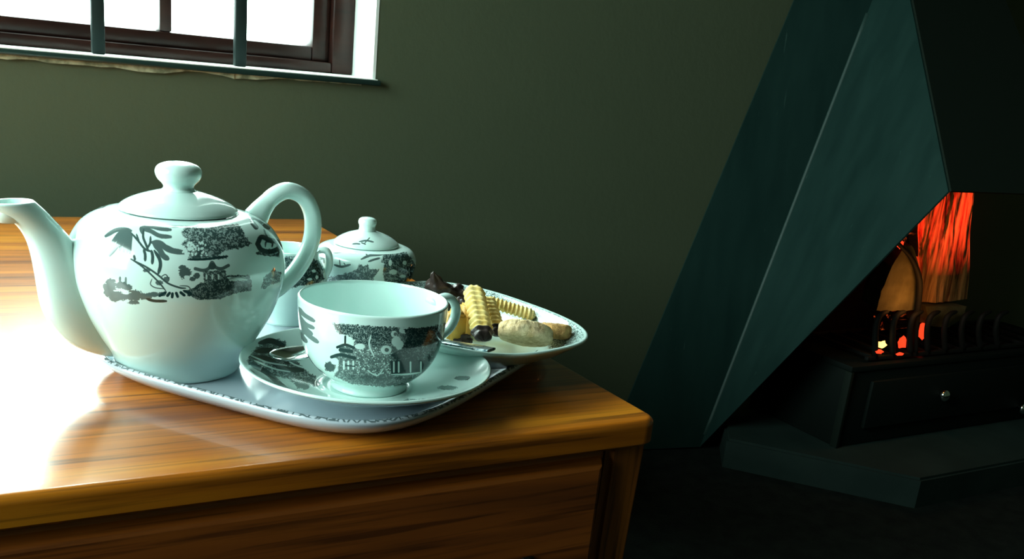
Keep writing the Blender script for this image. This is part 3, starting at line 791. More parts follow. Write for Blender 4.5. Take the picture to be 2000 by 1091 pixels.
for b_ in ((330, 885, 36, 14), (250, 880, 30, 8), (350, 910, 30, 8)): cv.blob(*b_, erase=True)
S([(287, 740), (285, 800)], 20, .7); S([(346, 745), (345, 810)], 18, .7); S([(300, 905), (400, 900)], 6, erase=True)
S([(560, 965), (640, 985), (760, 988)], 26, .9)
for a_, b_ in (((800, 900), (772, 935)), ((826, 905), (822, 950)), ((862, 900), (880, 945)), ((905, 895), (950, 930)), ((760, 895), (690, 935)), ((940, 880), (1020, 915))): S([a_, ((a_[0]+b_[0])/2, (a_[1]+b_[1])/2), b_], 26, .95)
cv.poly([(960, 880), (1040, 850), (1110, 800), (1300, 775), (1400, 720), (1610, 720), (1640, 790), (1640, 880), (1500, 900), (1420, 930), (1300, 968), (1100, 975), (980, 930)], .88, tex=.28)
cv.poly([(1380, 745), (1560, 735), (1600, 775), (1420, 782)], erase=True); S([(1400, 765), (1500, 740), (1600, 760)], 14, .5)
S([(1060, 655), (1140, 672), (1200, 650), (1232, 590), (1270, 640), (1330, 655), (1400, 622)], 30, .8, tip=False); cv.blob(1235, 630, 40, 36, .85, rag=.1)
cv.poly([(1140, 680), (1370, 670), (1380, 790), (1150, 790)], .85, tex=.5)
for x in (1175, 1235, 1300): S([(x, 715), (x, 760)], 14, erase=True)
for b_ in ((955, 700, 62, 62), (930, 640, 40, 24), (1075, 730, 34, 30), (1030, 760, 30, 24)): cv.blob(*b_, .82)
cv.blob(975, 745, 30, 22, erase=True)
cv.poly([(920, 285), (955, 215), (1050, 195), (1120, 205), (1160, 225), (1250, 195), (1400, 205), (1505, 195), (1560, 285), (1575, 320), (1640, 400), (1500, 450), (1370, 468), (1300, 520), (1390, 520), (1380, 552), (985, 568), (1000, 520), (985, 470), (915, 400), (985, 345), (930, 315)], .86, tex=.45, rag=8)
cv.poly([(920, 385), (1080, 390), (1140, 430), (1110, 500), (1010, 500), (980, 450)], .5, tex=.5)
a_ = cv.n[...]; 
cv.speck(930, 380, 1180, 520, 70, 10, erase=True); S([(985, 562), (1180, 556), (1390, 528)], 22, .95)
S([(1270, 185), (1350, 160), (1480, 160)], 24, .45); S([(760, 208), (850, 222), (955, 210)], 22, .5); S([(1120, 225), (1130, 190), (1160, 225)], 12, erase=True)
S([(1620, 135), (1680, 120), (1760, 175), (1810, 230)], 62, .85); S([(1640, 175), (1690, 235)], 44, .85); S([(1765, 250), (1785, 300), (1815, 350)], 14, .8)
S([(1700, 400), (1740, 330), (1820, 360), (1900, 380), (1920, 440), (1830, 480), (1740, 460), (1700, 400)], 44, .88, tip=False)
S([(1780, 430), (1790, 380), (1850, 390), (1850, 430)], 16, .85)
cv.poly([(1680, 490), (1760, 460), (1930, 440), (1925, 540), (1860, 530), (1760, 520), (1690, 510)], .88, tex=.3)
cv.poly([(1735, 860), (1765, 740), (1830, 690), (1865, 640), (1890, 680), (1945, 690), (1930, 790), (1820, 830), (1770, 865)], .8, tex=.45)
img = wrap_print('teapot_print', cv, TPC, tb_s, z0, z1)
M_potprint = china_print('teapot_printed_china', img)
pot = thing('teapot', 'large white teapot with dark green willow pattern band, tallest piece on the tray', 'teapot', TPC)
link_mesh('body', lathe(TPC, body_prof, 160, uv_body), M_potprint, pot)
# lid
lid_prof = [(0, 0.09071), (0.026, 0.09071), (0.0262, 0.0944), (0.0322, 0.0944), (0.0327, 0.0953), (0.032, 0.09638), (0.0292, 0.09854), (0.0245, 0.10088), (0.0185, 0.10304), (0.0125, 0.10484), (0.0098, 0.1055), (0.0086, 0.1067), (0.0084, 0.108), (0.0094, 0.1096), (0.0114, 0.1116), (0.0127, 0.1144), (0.0128, 0.1168), (0.0116, 0.119), (0.009, 0.1206), (0.005, 0.1216), (0, 0.1218)]
LZ = .0
lid = link_mesh('lid', lathe(TPC, [lid_prof[0]]+[tuple(map(float, q)) for q in smoothpts([(r, z+LZ) for r, z in lid_prof[1:11]], 50)], 96), M_china, pot)
kp = [tuple(map(float, q)) for q in smoothpts([(r, z+LZ) for r, z in lid_prof[10:]], 44)]; kp[-1] = (0, kp[-1][1]); kp = [(0, lid_prof[10][1]-.001), (.0093, lid_prof[10][1]-.001)]+kp
link_mesh('knob', lathe(TPC, kp, 64), M_china, lid)
# spout and handle lie in one vertical plane through the axis
PH = rad(17)
hdir = (sdir*math.cos(PH)+vdir*math.sin(PH)).normalized(); hn = hdir.cross(Vector((0, 0, 1)))
def inpl(px, py): return onplane(px, py, (TPC[0], TPC[1], 0), hn)
hp = [inpl(*p) for p in ((500, 424), (514, 404), (536, 382), (563, 372), (592, 384), (608, 412), (611, 448), (604, 482), (588, 514), (568, 540), (546, 558), (524, 570))]
bm = bmesh.new(); HN = 60
tube(bm, smoothpts(hp, HN), [.0051+.0022*max(0, 1-i/8)+.0012*max(0, 1-(HN-1-i)/8) for i in range(HN)], 20, flat=(1.25, 1.0), upv=hdir)
link_mesh('handle', bm, M_china, pot)
SPO = [((-24, 397), (69, 393)), ((-8, 411), (84, 406)), ((12, 424), (99, 421)), ((34, 443), (115, 438)), ((50, 468), (132, 457)), ((60, 500), (152, 482)), ((67, 535), (171, 511)), ((79, 597), (190, 560)), ((102, 638), (207, 608)), ((139, 672), (222, 645)), ((185, 690), (245, 665)), ((231, 697), (262, 672))]
al = smoothpts([tuple((inpl(*a)+inpl(*b))/2)+tuple((inpl(*b)-inpl(*a))/2) for a, b in SPO], 60)
bm = bmesh.new(); SEG = 40; rings = []
for q in al:
    p = Vector(q[:3]); a = Vector(q[3:]); s = hn*a.length*.84
    rings.append([bm.verts.new(p+a*math.cos(2*math.pi*k/SEG)+s*math.sin(2*math.pi*k/SEG)) for k in range(SEG)])
for i in range(59):
    for k in range(SEG): bm.faces.new((rings[i][k], rings[i][(k+1) % SEG], rings[i+1][(k+1) % SEG], rings[i+1][k]))
# lip and throat
c0 = Vector(al[0][:3]); prev = rings[0]
for sc_, dz in ((.90, .0008), (.80, .0), (.70, -.004), (.62, -.010)):
    rg = [bm.verts.new(c0+(v_.co-c0)*sc_+Vector((0, 0, dz))) for v_ in rings[0]]
    for k in range(SEG): bm.faces.new((prev[(k+1) % SEG], prev[k], rg[k], rg[(k+1) % SEG]))
    prev = rg
bm.faces.new(prev); bm.faces.new(rings[-1])
link_mesh('spout', bm, M_china, pot)

# ---- saucer
sc_ = onz(717, 720, .020); SAC = (sc_.x, sc_.y, T+ZT)
R = .0725
s_prof = [(0, .0018), (.020, .0018), (.0215, 0), (.0235, 0), (.0250, .0022), (.040, .0060), (.056, .0115), (.0690, .0172), (.0722, .0190), (.0726, .0200), (.0718, .0207), (.0690, .0196), (.060, .0152), (.048, .0098), (.036, .0062), (.029, .0048), (.0262, .0054), (.0248, .0052), (.0236, .0040), (.012, .0038), (0, .0038)]
sp2 = [s_prof[0]]+[tuple(map(float, q)) for q in smoothpts(s_prof[1:-1], 90)]+[s_prof[-1]]
topi = max(range(len(sp2)), key=lambda i: sp2[i][1])
def uv_sau(i, u):
    if i < topi-1: return (.001, .001)
    r = sp2[i][0]; return (.5+r*math.cos(2*math.pi*u)/(2*R*1.05), .5+r*math.sin(2*math.pi*u)/(2*R*1.05))
cs = Canvas(465, 620, 975, 830); cs.frame(460, 520, 3.209); S = cs.stroke
cs.poly([(70, 590), (130, 505), (240, 450), (320, 470), (310, 510), (350, 560), (430, 640), (500, 690), (530, 740), (380, 745), (330, 700), (220, 680), (120, 640)], .80, tex=.45, rag=9)
for p_ in ([(150, 480), (220, 465), (300, 495)], [(130, 530), (230, 530), (330, 600)], [(90, 570), (200, 580), (300, 640), (420, 650)], [(90, 610), (190, 660), (280, 740), (340, 790)], [(70, 640), (150, 720), (240, 780)]): S(p_, 34, .88)
for p_ in ([(100, 560), (200, 600), (320, 620)], [(120, 590), (240, 640), (340, 660)], [(300, 560), (360, 610), (450, 640)], [(90, 620), (200, 720), (320, 782)]): S(p_, 9, erase=True)
for b_ in ((410, 740, 34, 26), (450, 725, 34, 26), (500, 735, 30, 18), (440, 755, 26, 16), (300, 800, 40, 14), (1100, 850, 50, 22), (1180, 850, 56, 20), (1140, 868, 70, 16), (940, 880, 90, 16), (990, 895, 110, 18), (860, 900, 70, 14), (700, 905, 90, 12), (540, 885, 60, 14), (1330, 760, 60, 14), (1420, 700, 50, 14)): cs.blob(*b_, .75)
S([(340, 690), (420, 700), (500, 690)], 10, .7)
TW = 1024; g_ = ((np.arange(TW)+.5)/TW-.5)*2*R*1.05; X_, Y_ = np.meshgrid(g_, g_); rr_ = np.hypot(X_, Y_)
inn = [(r, z) for r, z in sp2[topi:]][::-1]; zz = np.interp(rr_, [p[0] for p in inn], [p[1] for p in inn])
acc = np.zeros((TW, TW))
for t_ in (0,):
    Xr, Yr = X_*math.cos(t_)-Y_*math.sin(t_), X_*math.sin(t_)+Y_*math.cos(t_)
    x, y = proj_np(np.stack([SAC[0]+Xr, SAC[1]+Yr, SAC[2]+zz], -1)); acc = np.maximum(acc, cs.sample(x, y))
acc *= (rr_ < R-.003); acc[:8, :8] = 0
M_sau = china_print('saucer_printed_china', make_image('saucer_print', acc))
sau = link_mesh('saucer', lathe(SAC, sp2, 128, uv_sau), M_sau); origin_to(sau, SAC)
tag(sau, 'round willow pattern saucer under the teacup', 'saucer')

# ---- cup
cc = onz(722, 722, .020); CUC = (SAC[0]+.0015, SAC[1]-.0005, T+ZT+.0040)
c_out = [(.0212, 0), (.0225, .0012), (.0222, .0035), (.0235, .0060), (.0295, .0105), (.0350, .0165), (.0388, .0240), (.0412, .0330), (.0424, .0430), (.0429, .0525)]
c_s = [tuple(map(float, q)) for q in smoothpts(c_out, 60)]
c_in = [(.0430, .0533), (.0424, .0538), (.0414, .0530), (.0405, .0430), (.0390, .0330), (.0360, .0235), (.0310, .0160), (.0230, .0100), (.0120, .0075)]
c_prof = [(0, .003), (.0185, .003), (.0198, 0)]+c_s+[tuple(map(float, q)) for q in smoothpts(c_in, 40)]+[(0, .0072)]
CZ1 = c_s[-1][1]; nc = len(c_s)
def uv_cup(i, u):
    j = i-3
    if j < 0: return (u, .002)
    if j >= nc: return (u, .998)
    return (u, min(max(c_s[j][1]/CZ1, .003), .997))
cu = Canvas(570, 560, 890, 800, 3); cu.frame(560, 540, 4.197); S = cu.stroke
for p_, w_ in (([(96, 255), (140, 310), (222, 362)], 34), ([(94, 315), (150, 385), (218, 420)], 34), ([(98, 360), (160, 430), (205, 470)], 32), ([(108, 400), (180, 480), (252, 535)], 36), ([(100, 430), (128, 490), (160, 532)], 34), ([(98, 300), (120, 400), (130, 470)], 40), ([(150, 615), (178, 680), (235, 755), (300, 800)], 34)): S(p_, w_, .72)
cu.poly([(370, 380), (500, 392), (700, 405), (900, 415), (1000, 420), (1150, 415), (1310, 375), (1300, 600), (1250, 690), (1180, 785), (1100, 835), (950, 890), (750, 902), (540, 882), (380, 815), (420, 770), (430, 690), (375, 655), (440, 620), (425, 575), (470, 560), (540, 585), (560, 520), (500, 480), (430, 470), (400, 425)], .80, tex=.40, rag=7)
cu.speck(400, 390, 920, 560, 500, 5, .98, lim=.1); cu.speck(560, 580, 860, 800, 90, 5, .35, erase=True, lim=.3)
for b_ in ((600, 572, 42, 24), (900, 530, 40, 44), (925, 560, 34, 40), (815, 600, 44, 38), (960, 440, 40, 26), (880, 470, 26, 26)): cu.blob(*b_, erase=True, rag=.2)
cu.blob(820, 600, 18, 16, .8, rag=.1); cu.blob(890, 470, 14, 14, .7)
S([(690, 480), (676, 560), (715, 655)], 12, erase=True); S([(660, 770), (740, 810), (790, 760)], 9, erase=True); S([(730, 800), (745, 840)], 14, erase=True)
cu.poly([(960, 430), (1290, 400), (1290, 610), (1200, 700), (900, 690), (850, 640), (940, 590), (990, 500)], .93, tex=.18)
for p_, w_ in (([(480, 490), (478, 560)], 16), ([(415, 578), (480, 558), (550, 582)], 22), ([(368, 658), (440, 640), (560, 668)], 26), ([(440, 600), (530, 612)], 30)): S(p_, w_, .92, tip=False)
cu.poly([(425, 670), (560, 680), (560, 780), (425, 770)], .8, tex=.3)
for x in (468, 505, 545): S([(x, 695), (x, 755)], 14, erase=True, tip=False)
S([(480, 728), (560, 735)], 10, .95)
cu.blob(355, 735, 44, 44, .85); cu.blob(385, 700, 24, 20, erase=True)
cu.poly([(850, 690), (1190, 680), (1150, 790), (860, 810)], .9)
for x in (878, 918, 1015, 1100): S([(x, 700), (x, 780)], 13, erase=True, tip=False)
S([(860, 802), (980, 800), (1100, 785)], 13, erase=True); cu.poly([(470, 800), (1080, 835), (950, 888), (750, 900), (540, 880)], .85, tex=.2)
M_cup = china_print('cup_printed_china', wrap_print('cup_print', cu, CUC, c_s, 0, CZ1))
cup = thing('teacup', 'empty white teacup with dark green willow pattern on its saucer', 'cup', CUC)
link_mesh('bowl', lathe(CUC, c_prof, 128, uv_cup), M_cup, cup)
vd2 = Vector((CUC[0], CUC[1], 0)).normalized(); sd2 = vd2.cross(Vector((0, 0, 1))); PH2 = rad(33)
hd2 = (sd2*math.cos(PH2)+vd2*math.sin(PH2)); 
def hpnt(r, z): return Vector((CUC[0], CUC[1], CUC[2]+z))+hd2*r
bm = bmesh.new()
tube(bm, smoothpts([hpnt(.0405, .0470), hpnt(.0455, .0490), hpnt(.0530, .0500), hpnt(.0590, .0450), (hpnt(.0600, .0375)), hpnt(.0560, .0300), hpnt(.0490, .0255), hpnt(.0400, .0235)], 44), [.0028+.0012*max(0, 1-i/7)+.001*max(0, 1-(43-i)/6) for i in range(44)], 16, flat=(1.35, .9), upv=hd2)
link_mesh('handle', bm, M_china, cup)

# ---- sugar bowl
sg = onz(709, 596, .0065); SGC = (sg.x, sg.y, T+ZT)
zr = SGC[2]
sg_out = [(.0215, 0), (.0225, .0018), (.0235, .0060), (.0305, .0150), (.0358, .0250), (.0385, .0340), (.0386, .0410), (.0354, .0465), (.0297, .0490), (.0245, .0495)]
sg_s = [tuple(map(float, q)) for q in smoothpts(sg_out, 50)]
SZ1 = sg_s[-1][1]
sgp = [(0, .002), (.019, .002), (.020, 0)]+sg_s+[(.022, .0485), (.021, .044), (0, .040)]
def uv_sg(i, u):
    j = i-3
    if j < 0: return (u, .002)
    if j >= len(sg_s): return (u, .998)
    return (u, min(max(sg_s[j][1]/SZ1, .003), .997))
cg = Canvas(590, 440, 830, 580, 3); cg.frame(500, 400, 4.958); S = cg.stroke
S([(750, 462), (850, 450), (965, 462)], 26, .65); S([(760, 580), (830, 598), (910, 578)], 22, .8); S([(808, 525), (815, 590)], 10, .8); S([(850, 560), (870, 590)], 10, .8); S([(590, 540), (650, 520), (660, 560)], 14, .6); S([(590, 500), (660, 520)], 10, .6)
S([(1020, 525), (1100, 490), (1200, 480), (1310, 452)], 24, .8); S([(1060, 460), (1085, 505)], 14, .8); S([(1150, 455), (1170, 490)], 14, .8); S([(1090, 548), (1140, 530), (1195, 515)], 20, .8)
cg.poly([(640, 700), (760, 690), (900, 655), (980, 620), (1000, 570), (1040, 600), (1080, 570), (1100, 620), (1200, 625), (1150, 690), (1120, 760), (640, 770)], .82, tex=.4, rag=6)
cg.poly([(1210, 560), (1240, 470), (1350, 440), (1450, 455), (1510, 520), (1570, 640), (1570, 800), (1250, 790), (1225, 640), (1250, 560)], .88, tex=.35, rag=7)
for b_ in ((1330, 650, 40, 24), (1420, 690, 30, 18), (1300, 560, 16, 30), (1440, 560, 18, 20)): cg.blob(*b_, erase=True)
M_sug = china_print('sugar_bowl_printed_china', wrap_print('sugar_print', cg, SGC, sg_s, 0, SZ1, 1536, 384))
sug = thing('sugar_bowl', 'small lidded willow pattern sugar bowl behind the teacup', 'sugar bowl', SGC)
link_mesh('body', lathe(SGC, sgp, 128, uv_sg), M_sug, sug)
slp = [(.0200, .0485), (.0240, .0496), (.0248, .0506), (.0238, .0522), (.0200, .0550), (.0150, .0575), (.0100, .0592), (.0066, .0602)]
sk = [(.0066, .0602), (.0062, .0625), (.0064, .0645), (.0070, .0660), (.0068, .0682), (.0054, .0697), (.0030, .0704), (.0, .0706)]
SL = [tuple(map(float, q)) for q in smoothpts(slp, 40)]
cl = Canvas(640, 440, 790, 500, 3); cl.frame(500, 400, 4.958)
cl.stroke([(935, 378), (970, 375), (1005, 378)], 14, .8); cl.stroke([(1000, 355), (1070, 345), (1135, 358)], 16, .8); cl.stroke([(1050, 372), (1100, 318)], 10, .8); cl.stroke([(1020, 365), (1060, 380)], 12, .8)
M_suglid = china_print('sugar_lid_printed_china', wrap_print('sugar_lid_print', cl, SGC, SL[8:], SL[8][1], SL[-1][1], 1024, 128))
def uv_sl(i, u):
    if i < 1: return (u, .002)
    return (u, min(max((SL[i-1][1]-SL[8][1])/(SL[-1][1]-SL[8][1]), .004), .996))
sl = link_mesh('lid', lathe(SGC, [(0, .0485)]+SL, 96, uv_sl), M_suglid, sug)
link_mesh('knob', lathe(SGC, [(0, .0595), (.006, .0595)]+[tuple(map(float, q)) if i < 29 else (0, sk[-1][1]) for i, q in enumerate(smoothpts(sk, 30))], 48), M_china, sl)

# ---- milk jug
jg = onz(560, 622, .0065); JC = (jg.x, jg.y, T+ZT)
j_out = [(.0180, 0), (.0190, .0015), (.0200, .0050), (.0235, .0140), (.0262, .0230), (.0272, .0310), (.0260, .0380), (.0230, .0440), (.0212, .0485), (.0218, .0530)]
j_s = [tuple(map(float, q)) for q in smoothpts(j_out, 50)]; JZ1 = j_s[-1][1]
jp = [(0, .002), (.016, .002), (.017, 0)]+j_s+[(.0212, .0536), (.0202, .0527), (.0194, .0485), (.0235, .034), (.022, .018), (.012, .006), (0, .005)]
def uv_j(i, u):
    j = i-3
    if j < 0: return (u, .002)
    if j >= len(j_s): return (u, .998)
    return (u, min(max(j_s[j][1]/JZ1, .003), .997))
cj = Canvas(480, 440, 660, 600, 3); cj.frame(500, 400, 4.958)
cj.poly([(-60, 480), (280, 500), (420, 540), (540, 510), (640, 560), (660, 720), (600, 760), (430, 780), (300, 820), (100, 820), (-60, 800)], .92, tex=.25, rag=7)
cj.poly([(280, 440), (400, 430), (440, 560), (300, 590)], .65, tex=.7)
for b_ in ((560, 640, 20, 14), (520, 720, 24, 12), (590, 700, 14, 18)): cj.blob(*b_, erase=True)
M_jug = china_print('jug_printed_china', wrap_print('jug_print', cj, JC, j_s, 0, JZ1, 1536, 384))
jug = thing('milk_jug', 'small willow pattern milk jug half hidden behind the teapot', 'jug', JC)
bmj = lathe(JC, jp, 112, uv_j)
vd3 = Vector((JC[0], JC[1], 0)).normalized(); sd3 = vd3.cross(Vector((0, 0, 1)))
for v_ in bmj.verts:      # pouring lip away from the handle
    h = (v_.co.z-JC[2]-.041)/.012
    if h > 0:
        d = Vector((v_.co.x-JC[0], v_.co.y-JC[1], 0)); r = d.length
        if r > .01:
            c_ = max(0, d.normalized().dot(-sd3)); v_.co += (-sd3)*.008*h*c_**6; v_.co.z += .004*h*c_**4
link_mesh('body', bmj, M_jug, jug)
jn = vd3
def jpl(px, py): return onplane(px, py, (JC[0], JC[1], 0), jn)
hp = [jpl(*p) for p in ((603, 500), (612, 492), (624, 488), (637, 489), (643, 500), (643, 518), (637, 534), (629, 550), (616, 566))]
bm = bmesh.new(); tube(bm, smoothpts(hp, 40), .0026, 14, flat=(1.2, 1), upv=sd3); link_mesh('handle', bm, M_china, jug)

# ---- teaspoon lying behind the cup on the saucer
spn = thing('teaspoon', 'shiny metal teaspoon lying on the saucer behind the cup', 'spoon', (SAC[0]-.035, SAC[1]+.02, T+ZT+.01))
b0 = onz(577, 694, .0215); 
e1 = onz(960, 683, .0365); 
ct = Vector((SAC[0], SAC[1], 0))
bm = bmesh.new()
bdir = Vector((.90, .44, 0)).normalized(); bs = Vector((-bdir.y, bdir.x, 0)); NU, NV = 20, 9; g = []
for i in range(NU+1):
    u = i/NU*2-1; wd = .0105*math.sqrt(max(0, 1-u*u))*(1-.18*u)+.0004
    row = []
    for j in range(-NV, NV+1):
        v_ = j/NV; dep = .0042*(1-v_*v_)*max(0, 1-u*u)
        row.append(bm.verts.new(Vector((b0.x, b0.y, b0.z))+bdir*u*.0165+bs*v_*wd+Vector((0, 0, .0024-dep))))
    g.append(row)
for i in range(NU):
    for j in range(2*NV): bm.faces.new((g[i][j], g[i+1][j], g[i+1][j+1], g[i][j+1]))
bmesh.ops.recalc_face_normals(bm, faces=bm.faces); bmesh.ops.solidify(bm, geom=bm.faces[:], thickness=.0008)
link_mesh('spoon_bowl', bm, M_steel, spn)
st = b0+bdir*.0158+Vector((0, 0, .0026))
mid1 = Vector((SAC[0]-.004, SAC[1]+.0415, T+.0255)); mid2 = Vector((SAC[0]+.034, SAC[1]+.0300, T+.0300))
path = smoothpts([st, lerp(st, mid1, .5)+Vector((0, .002, .0)), mid1, mid2, lerp(mid2, e1, .55)+Vector((0, .001, 0)), e1], 40)
bm = bmesh.new(); rings = []
for i, q in enumerate(path):
    p = Vector(q); t = (Vector(path[min(i+1, 39)])-Vector(path[max(i-1, 0)])).normalized(); s = Vector((0, 0, 1)).cross(t).normalized(); n = t.cross(s)
    u = i/39; wd = .0016+.0038*max(0, u-.35)/.65; wd = wd if i < 38 else wd*.8; th = .0009
    rings.append([bm.verts.new(p+s*a*wd+n*b*th) for a, b in ((-1, -.6), (-.7, -1), (.7, -1), (1, -.6), (1, .6), (.7, 1), (-.7, 1), (-1, .6))])
for i in range(39):
    for k in range(8): bm.faces.new((rings[i][k], rings[i][(k+1) % 8], rings[i+1][(k+1) % 8], rings[i+1][k]))
bm.faces.new(rings[0][::-1]); bm.faces.new(rings[-1])
M_sph = mat('engraved_spoon_handle', (.55, .66, .68), .25, metal=.9)
v = coords(M_sph); L(M_sph, ramp(M_sph, noise(M_sph, v, 380, 2), [(.52, (.62, .72, .74)), (.60, (.10, .20, .24))]), B(M_sph).inputs['Base Color'])
link_mesh('spoon_handle', bm, M_sph, spn, True, 40)

# ---- biscuit dish
pcx, pcy, pa, pb = .3098, .5776, .0667, .0879
M_dish = rim_china('dish_china', .52, .78, None, None, 330, .56)
pprof = [(None, .002), (.034, .002), (.032, 0), (.029, 0), (.026, .0025), (.014, .0085), (.003, .0165), (0, .0190), (.0002, .0200), (.0016, .0206), (.0040, .0196), (.0110, .0140), (.0180, .0095), (.0250, .0062), (.032, .0050), (.045, .0046), (None, .0046)]
puv = [0, .05, .1, .15, .2, .3, .4, .44, .46, .5, .54, .64, .72, .80, .86, .93, 1]
dish_o = dish('biscuit_dish', pcx, pcy, pa, pb, 2.75, .2537, pprof, M_dish, k=200, z0=T+.0088, uvv=puv, tilt=((pcx, pcy-.09, T+.0088), 'X', rad(1.0)))
origin_to(dish_o, (pcx, pcy, T+.0088)); tag(dish_o, 'oblong willow pattern dish of biscuits overhanging the right end of the tray', 'dish')
PZ = .0155          # eating surface of the dish above the table (middle)
def psurf(y): return .0155+(y-pcy)*math.tan(rad(1.0))

# biscuits
def bmat(name, lo, hi, sc, rough=.8, bs=.5, bd=.001):
    m = mat(name, hi, rough, spec=.25); v = coords(m)
    L(m, ramp(m, noise(m, v, sc, 5, .6), [(.32, lo), (.62, hi)]), B(m).inputs['Base Color']); bump(m, noise(m, v, sc*1.6, 4, .6), bs, bd); return m
M_short = bmat('shortbread', (.60, .38, .16), (1.0, .76, .46), 190, .9, .9, .0022)
M_brown = bmat('brown_biscuit', (.34, .18, .06), (.66, .38, .14), 190, .9, .9, .0022)
M_yel = bmat('yellow_piped_biscuit', (.84, .54, .13), (1.0, .80, .34), 120)
M_choc = bmat('chocolate', (.030, .020, .018), (.060, .040, .036), 120, .28, .5, .001)
M_org = bmat('orange_fudge', (.50, .24, .04), (.68, .38, .07), 70, .5)
def finger(name, a, b, wd, th, m, rid=11, tip=None, label='', up=None, zoff=0):
    """piped ridged finger biscuit from a to b"""
    a, b = Vector(a), Vector(b); d = b-a; Lg = d.length; t = d/Lg; upv = Vector(up) if up else Vector((0, 0, 1)); upv = (upv-t*upv.dot(t)).normalized(); s = t.cross(upv)
    root = thing(name, label, 'biscuit', lerp(a, b, .5)-upv*th)
    def seg(u0, u1, mm, nm):
        bm = bmesh.new(); n = int(rid*8*(u1-u0)); rings = []
        K = 28
        for i in range(n+1):
            u = u0+(u1-u0)*i/n; e = min(1, 3.2*math.sqrt(max(0, min(u, 1-u)))) if nm == 'biscuit_body' or nm == 'chocolate_tip' else 1
            ph = u*rid*2*math.pi; ring = []
            for k in range(K):
                an = 2*math.pi*k/K; c, sn = math.cos(an), math.sin(an)
                chev = abs(c)*1.5
                r = (1+.13*math.sin(ph-chev))*(e if e < 1 else 1)
                ring.append(bm.verts.new(a+t*Lg*u+s*c*wd*r+upv*(sn*th*r*(1.0 if sn > 0 else .9)+(.10*th*math.cos(6*an) if sn > 0 else 0))))
            rings.append(ring)
        for i in range(n):
            for k in range(K): bm.faces.new((rings[i][k], rings[i][(k+1) % K], rings[i+1][(k+1) % K], rings[i+1][k]))
        bm.faces.new(rings[0][::-1]); bm.faces.new(rings[-1]); return link_mesh(nm, bm, mm, root)
    if tip: seg(0, 1-tip, m, 'biscuit_body'); o_ = seg(1-tip, 1, M_choc, 'chocolate_tip')
    else: seg(0, 1, m, 'biscuit_body')
    return root
# oval shortbreads
def oval(name, c, a, b, th, m, ang, tilt, label):
    bm = bmesh.new(); K, Rr = 48, 9; rings = []
    for side in (0, 1):
        for i in range(Rr):
            f = i/(Rr-1) if side == 0 else 1-i/(Rr-1)
            rad_ = math.sin(f*math.pi/2)**.9; z = th*(1-f**3)**.5*(-1 if side == 0 else 1)*(1 if side else .9)
            if f == 0: rings.append([bm.verts.new((0, 0, z))]); continue
            rg = []
            for k in range(K):
                an = 2*math.pi*k/K; j = 1+.035*mnoise.noise(Vector((math.cos(an)*2, math.sin(an)*2, i*.3)))
                rg.append(bm.verts.new((a*rad_*j*math.cos(an), b*rad_*j*math.sin(an), z+.0007*mnoise.noise(Vector((math.cos(an)*rad_*5, math.sin(an)*rad_*5, 3))))))
            rings.append(rg)
    for A, Bq in zip(rings, rings[1:]):
        for k in range(K):
            k2 = (k+1) % K
            if len(A) == 1: bm.faces.new((A[0], Bq[k2], Bq[k]))
            elif len(Bq) == 1: bm.faces.new((A[k], A[k2], Bq[0]))
            else: bm.faces.new((A[k], A[k2], Bq[k2], Bq[k]))
    bmesh.ops.rotate(bm, verts=bm.verts, cent=(0, 0, 0), matrix=Matrix.Rotation(tilt[1], 3, tilt[0]) @ Matrix.Rotation(ang, 3, 'Z'))
    bmesh.ops.remove_doubles(bm, verts=bm.verts, dist=1e-6)
    o = link_mesh(name, bm, m); o.location = c; return tag(o, label, 'biscuit')
vr = Vector((RT.x, RT.y, 0)).normalized()      # to the right as the camera sees it
aw = Vector((-vr.y, vr.x, 0))
dr_ang = math.atan2(vr.y, vr.x)
bc = onz(1027, 651, .0285)
oval('biscuit', bc, .0190, .0125, .0068, M_short, dr_ang+.25, (aw.cross(Vector((0, 0, 1))), rad(-34)), 'pale oval biscuit lying at the front of the dish')
bc2 = onz(1084, 647, .0265)
oval('biscuit', bc2, .0115, .0110, .0056, M_brown, dr_ang, (aw.cross(Vector((0, 0, 1))), rad(-14)), 'browner round biscuit behind the pale oval one at the right')
# piped fingers
finger('biscuit', onz(924, 560, .047), onz(945, 665, .027), .0070, .0046, M_yel, 11, .16, 'yellow ridged finger biscuit with chocolate tip, leaning at the centre of the dish')
finger('biscuit', onz(952, 582, .038), onz(974, 655, .024), .0052, .0040, M_yel, 10, .18, 'second yellow ridged finger biscuit just right of the leaning one')
finger('biscuit', onz(950, 588, .033), onz(1046, 618, .0260), .0064, .0040, M_yel, 12, None, 'yellow ridged finger biscuit lying towards the back rim')
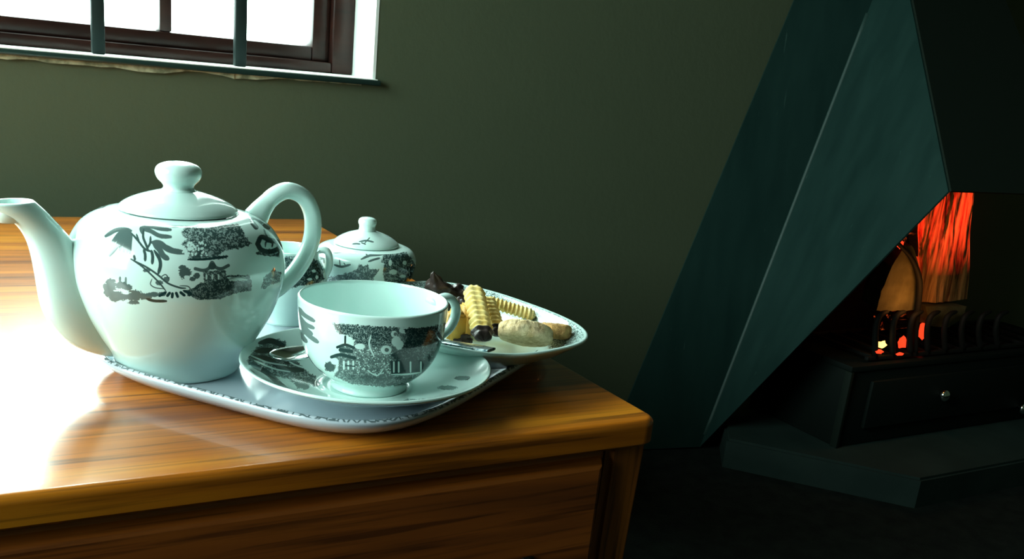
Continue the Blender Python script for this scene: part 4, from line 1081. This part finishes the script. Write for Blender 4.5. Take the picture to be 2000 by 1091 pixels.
# orange slabs behind the cup handle
def slab(c, w_, d_, h, rz, tl, m, label):
    bm = bmesh.new(); t = bmesh.new(); bmesh.ops.create_cube(t, size=1); bmesh.ops.scale(t, vec=(w_, d_, h), verts=t.verts)
    bmesh.ops.bevel(t, geom=t.edges, offset=min(w_, d_)*.18, segments=2, affect='EDGES'); bmesh.ops.subdivide_edges(t, edges=t.edges, cuts=1)
    for v_ in t.verts: v_.co += v_.co.normalized()*.0008*mnoise.noise(v_.co*260)
    merge(bm, t); bmesh.ops.rotate(bm, verts=bm.verts, cent=(0, 0, 0), matrix=Matrix.Rotation(rz, 3, 'Z') @ Matrix.Rotation(tl, 3, 'X'))
    o = link_mesh('biscuit', bm, m); o.location = c; return tag(o, label, 'biscuit')
slab(onz(890, 638, .0275), .012, .016, .022, dr_ang+.2, .08, M_org, 'orange-brown square slab biscuit behind the cup handle')
slab(onz(912, 622, .0270), .0075, .018, .020, dr_ang+.3, -.05, M_org, 'thin orange-brown slab biscuit between cup handle and ridged fingers')
# chocolate peak and rough chocolate pieces
def chocpeak():
    bm = bmesh.new(); base = onz(862, 590, .024); tipp = onz(850, 531, .051); K = 26; rings = []
    for i in range(15):
        f = i/14; c = lerp(base, tipp, f)+Vector((.0015*math.sin(f*5), 0, 0)); r = .0135*(1-f)**1.15+.0030*(1-f**6)+.0004; ring = []
        for k in range(K):
            an = 2*math.pi*k/K; j = 1+.55*mnoise.noise(Vector((math.cos(an)*1.6, math.sin(an)*1.6, f*4.5)))
            ring.append(bm.verts.new(c+Vector((math.cos(an)*r*j, math.sin(an)*r*j, .0012*mnoise.noise(Vector((k*.7, f*9, 0)))))))
        rings.append(ring)
    for A, Bq in zip(rings, rings[1:]):
        for k in range(K): bm.faces.new((A[k], A[(k+1) % K], Bq[(k+1) % K], Bq[k]))
    bm.faces.new(rings[0][::-1]); bm.faces.new(rings[-1])
    o = link_mesh('chocolate_biscuit', bm, M_choc); origin_to(o, base); tag(o, 'chocolate biscuit with an upright pointed peak behind the cup', 'biscuit')
chocpeak()
def choclump(px, py, z, r, sq, seed, lab):
    bm = bmesh.new(); lump(bm, (0, 0, 0), r, sq, seed, 4, .55)
    for v_ in bm.verts: v_.co += v_.co.normalized()*.0011*mnoise.noise(v_.co*650)
    o = link_mesh('chocolate_biscuit', bm, M_choc); o.location = onz(px, py, z); tag(o, lab, 'biscuit')
choclump(888, 576, .031, .0085, (1.1, 1, .8), 3, 'rough chocolate lump between the peak and the ridged fingers')
choclump(902, 600, .028, .0070, (.9, 1, .9), 8, 'rough chocolate piece against the top of the ridged fingers')
choclump(905, 662, .0205, .0055, (1.2, .8, .7), 5, 'small dark chocolate piece at the front of the dish')
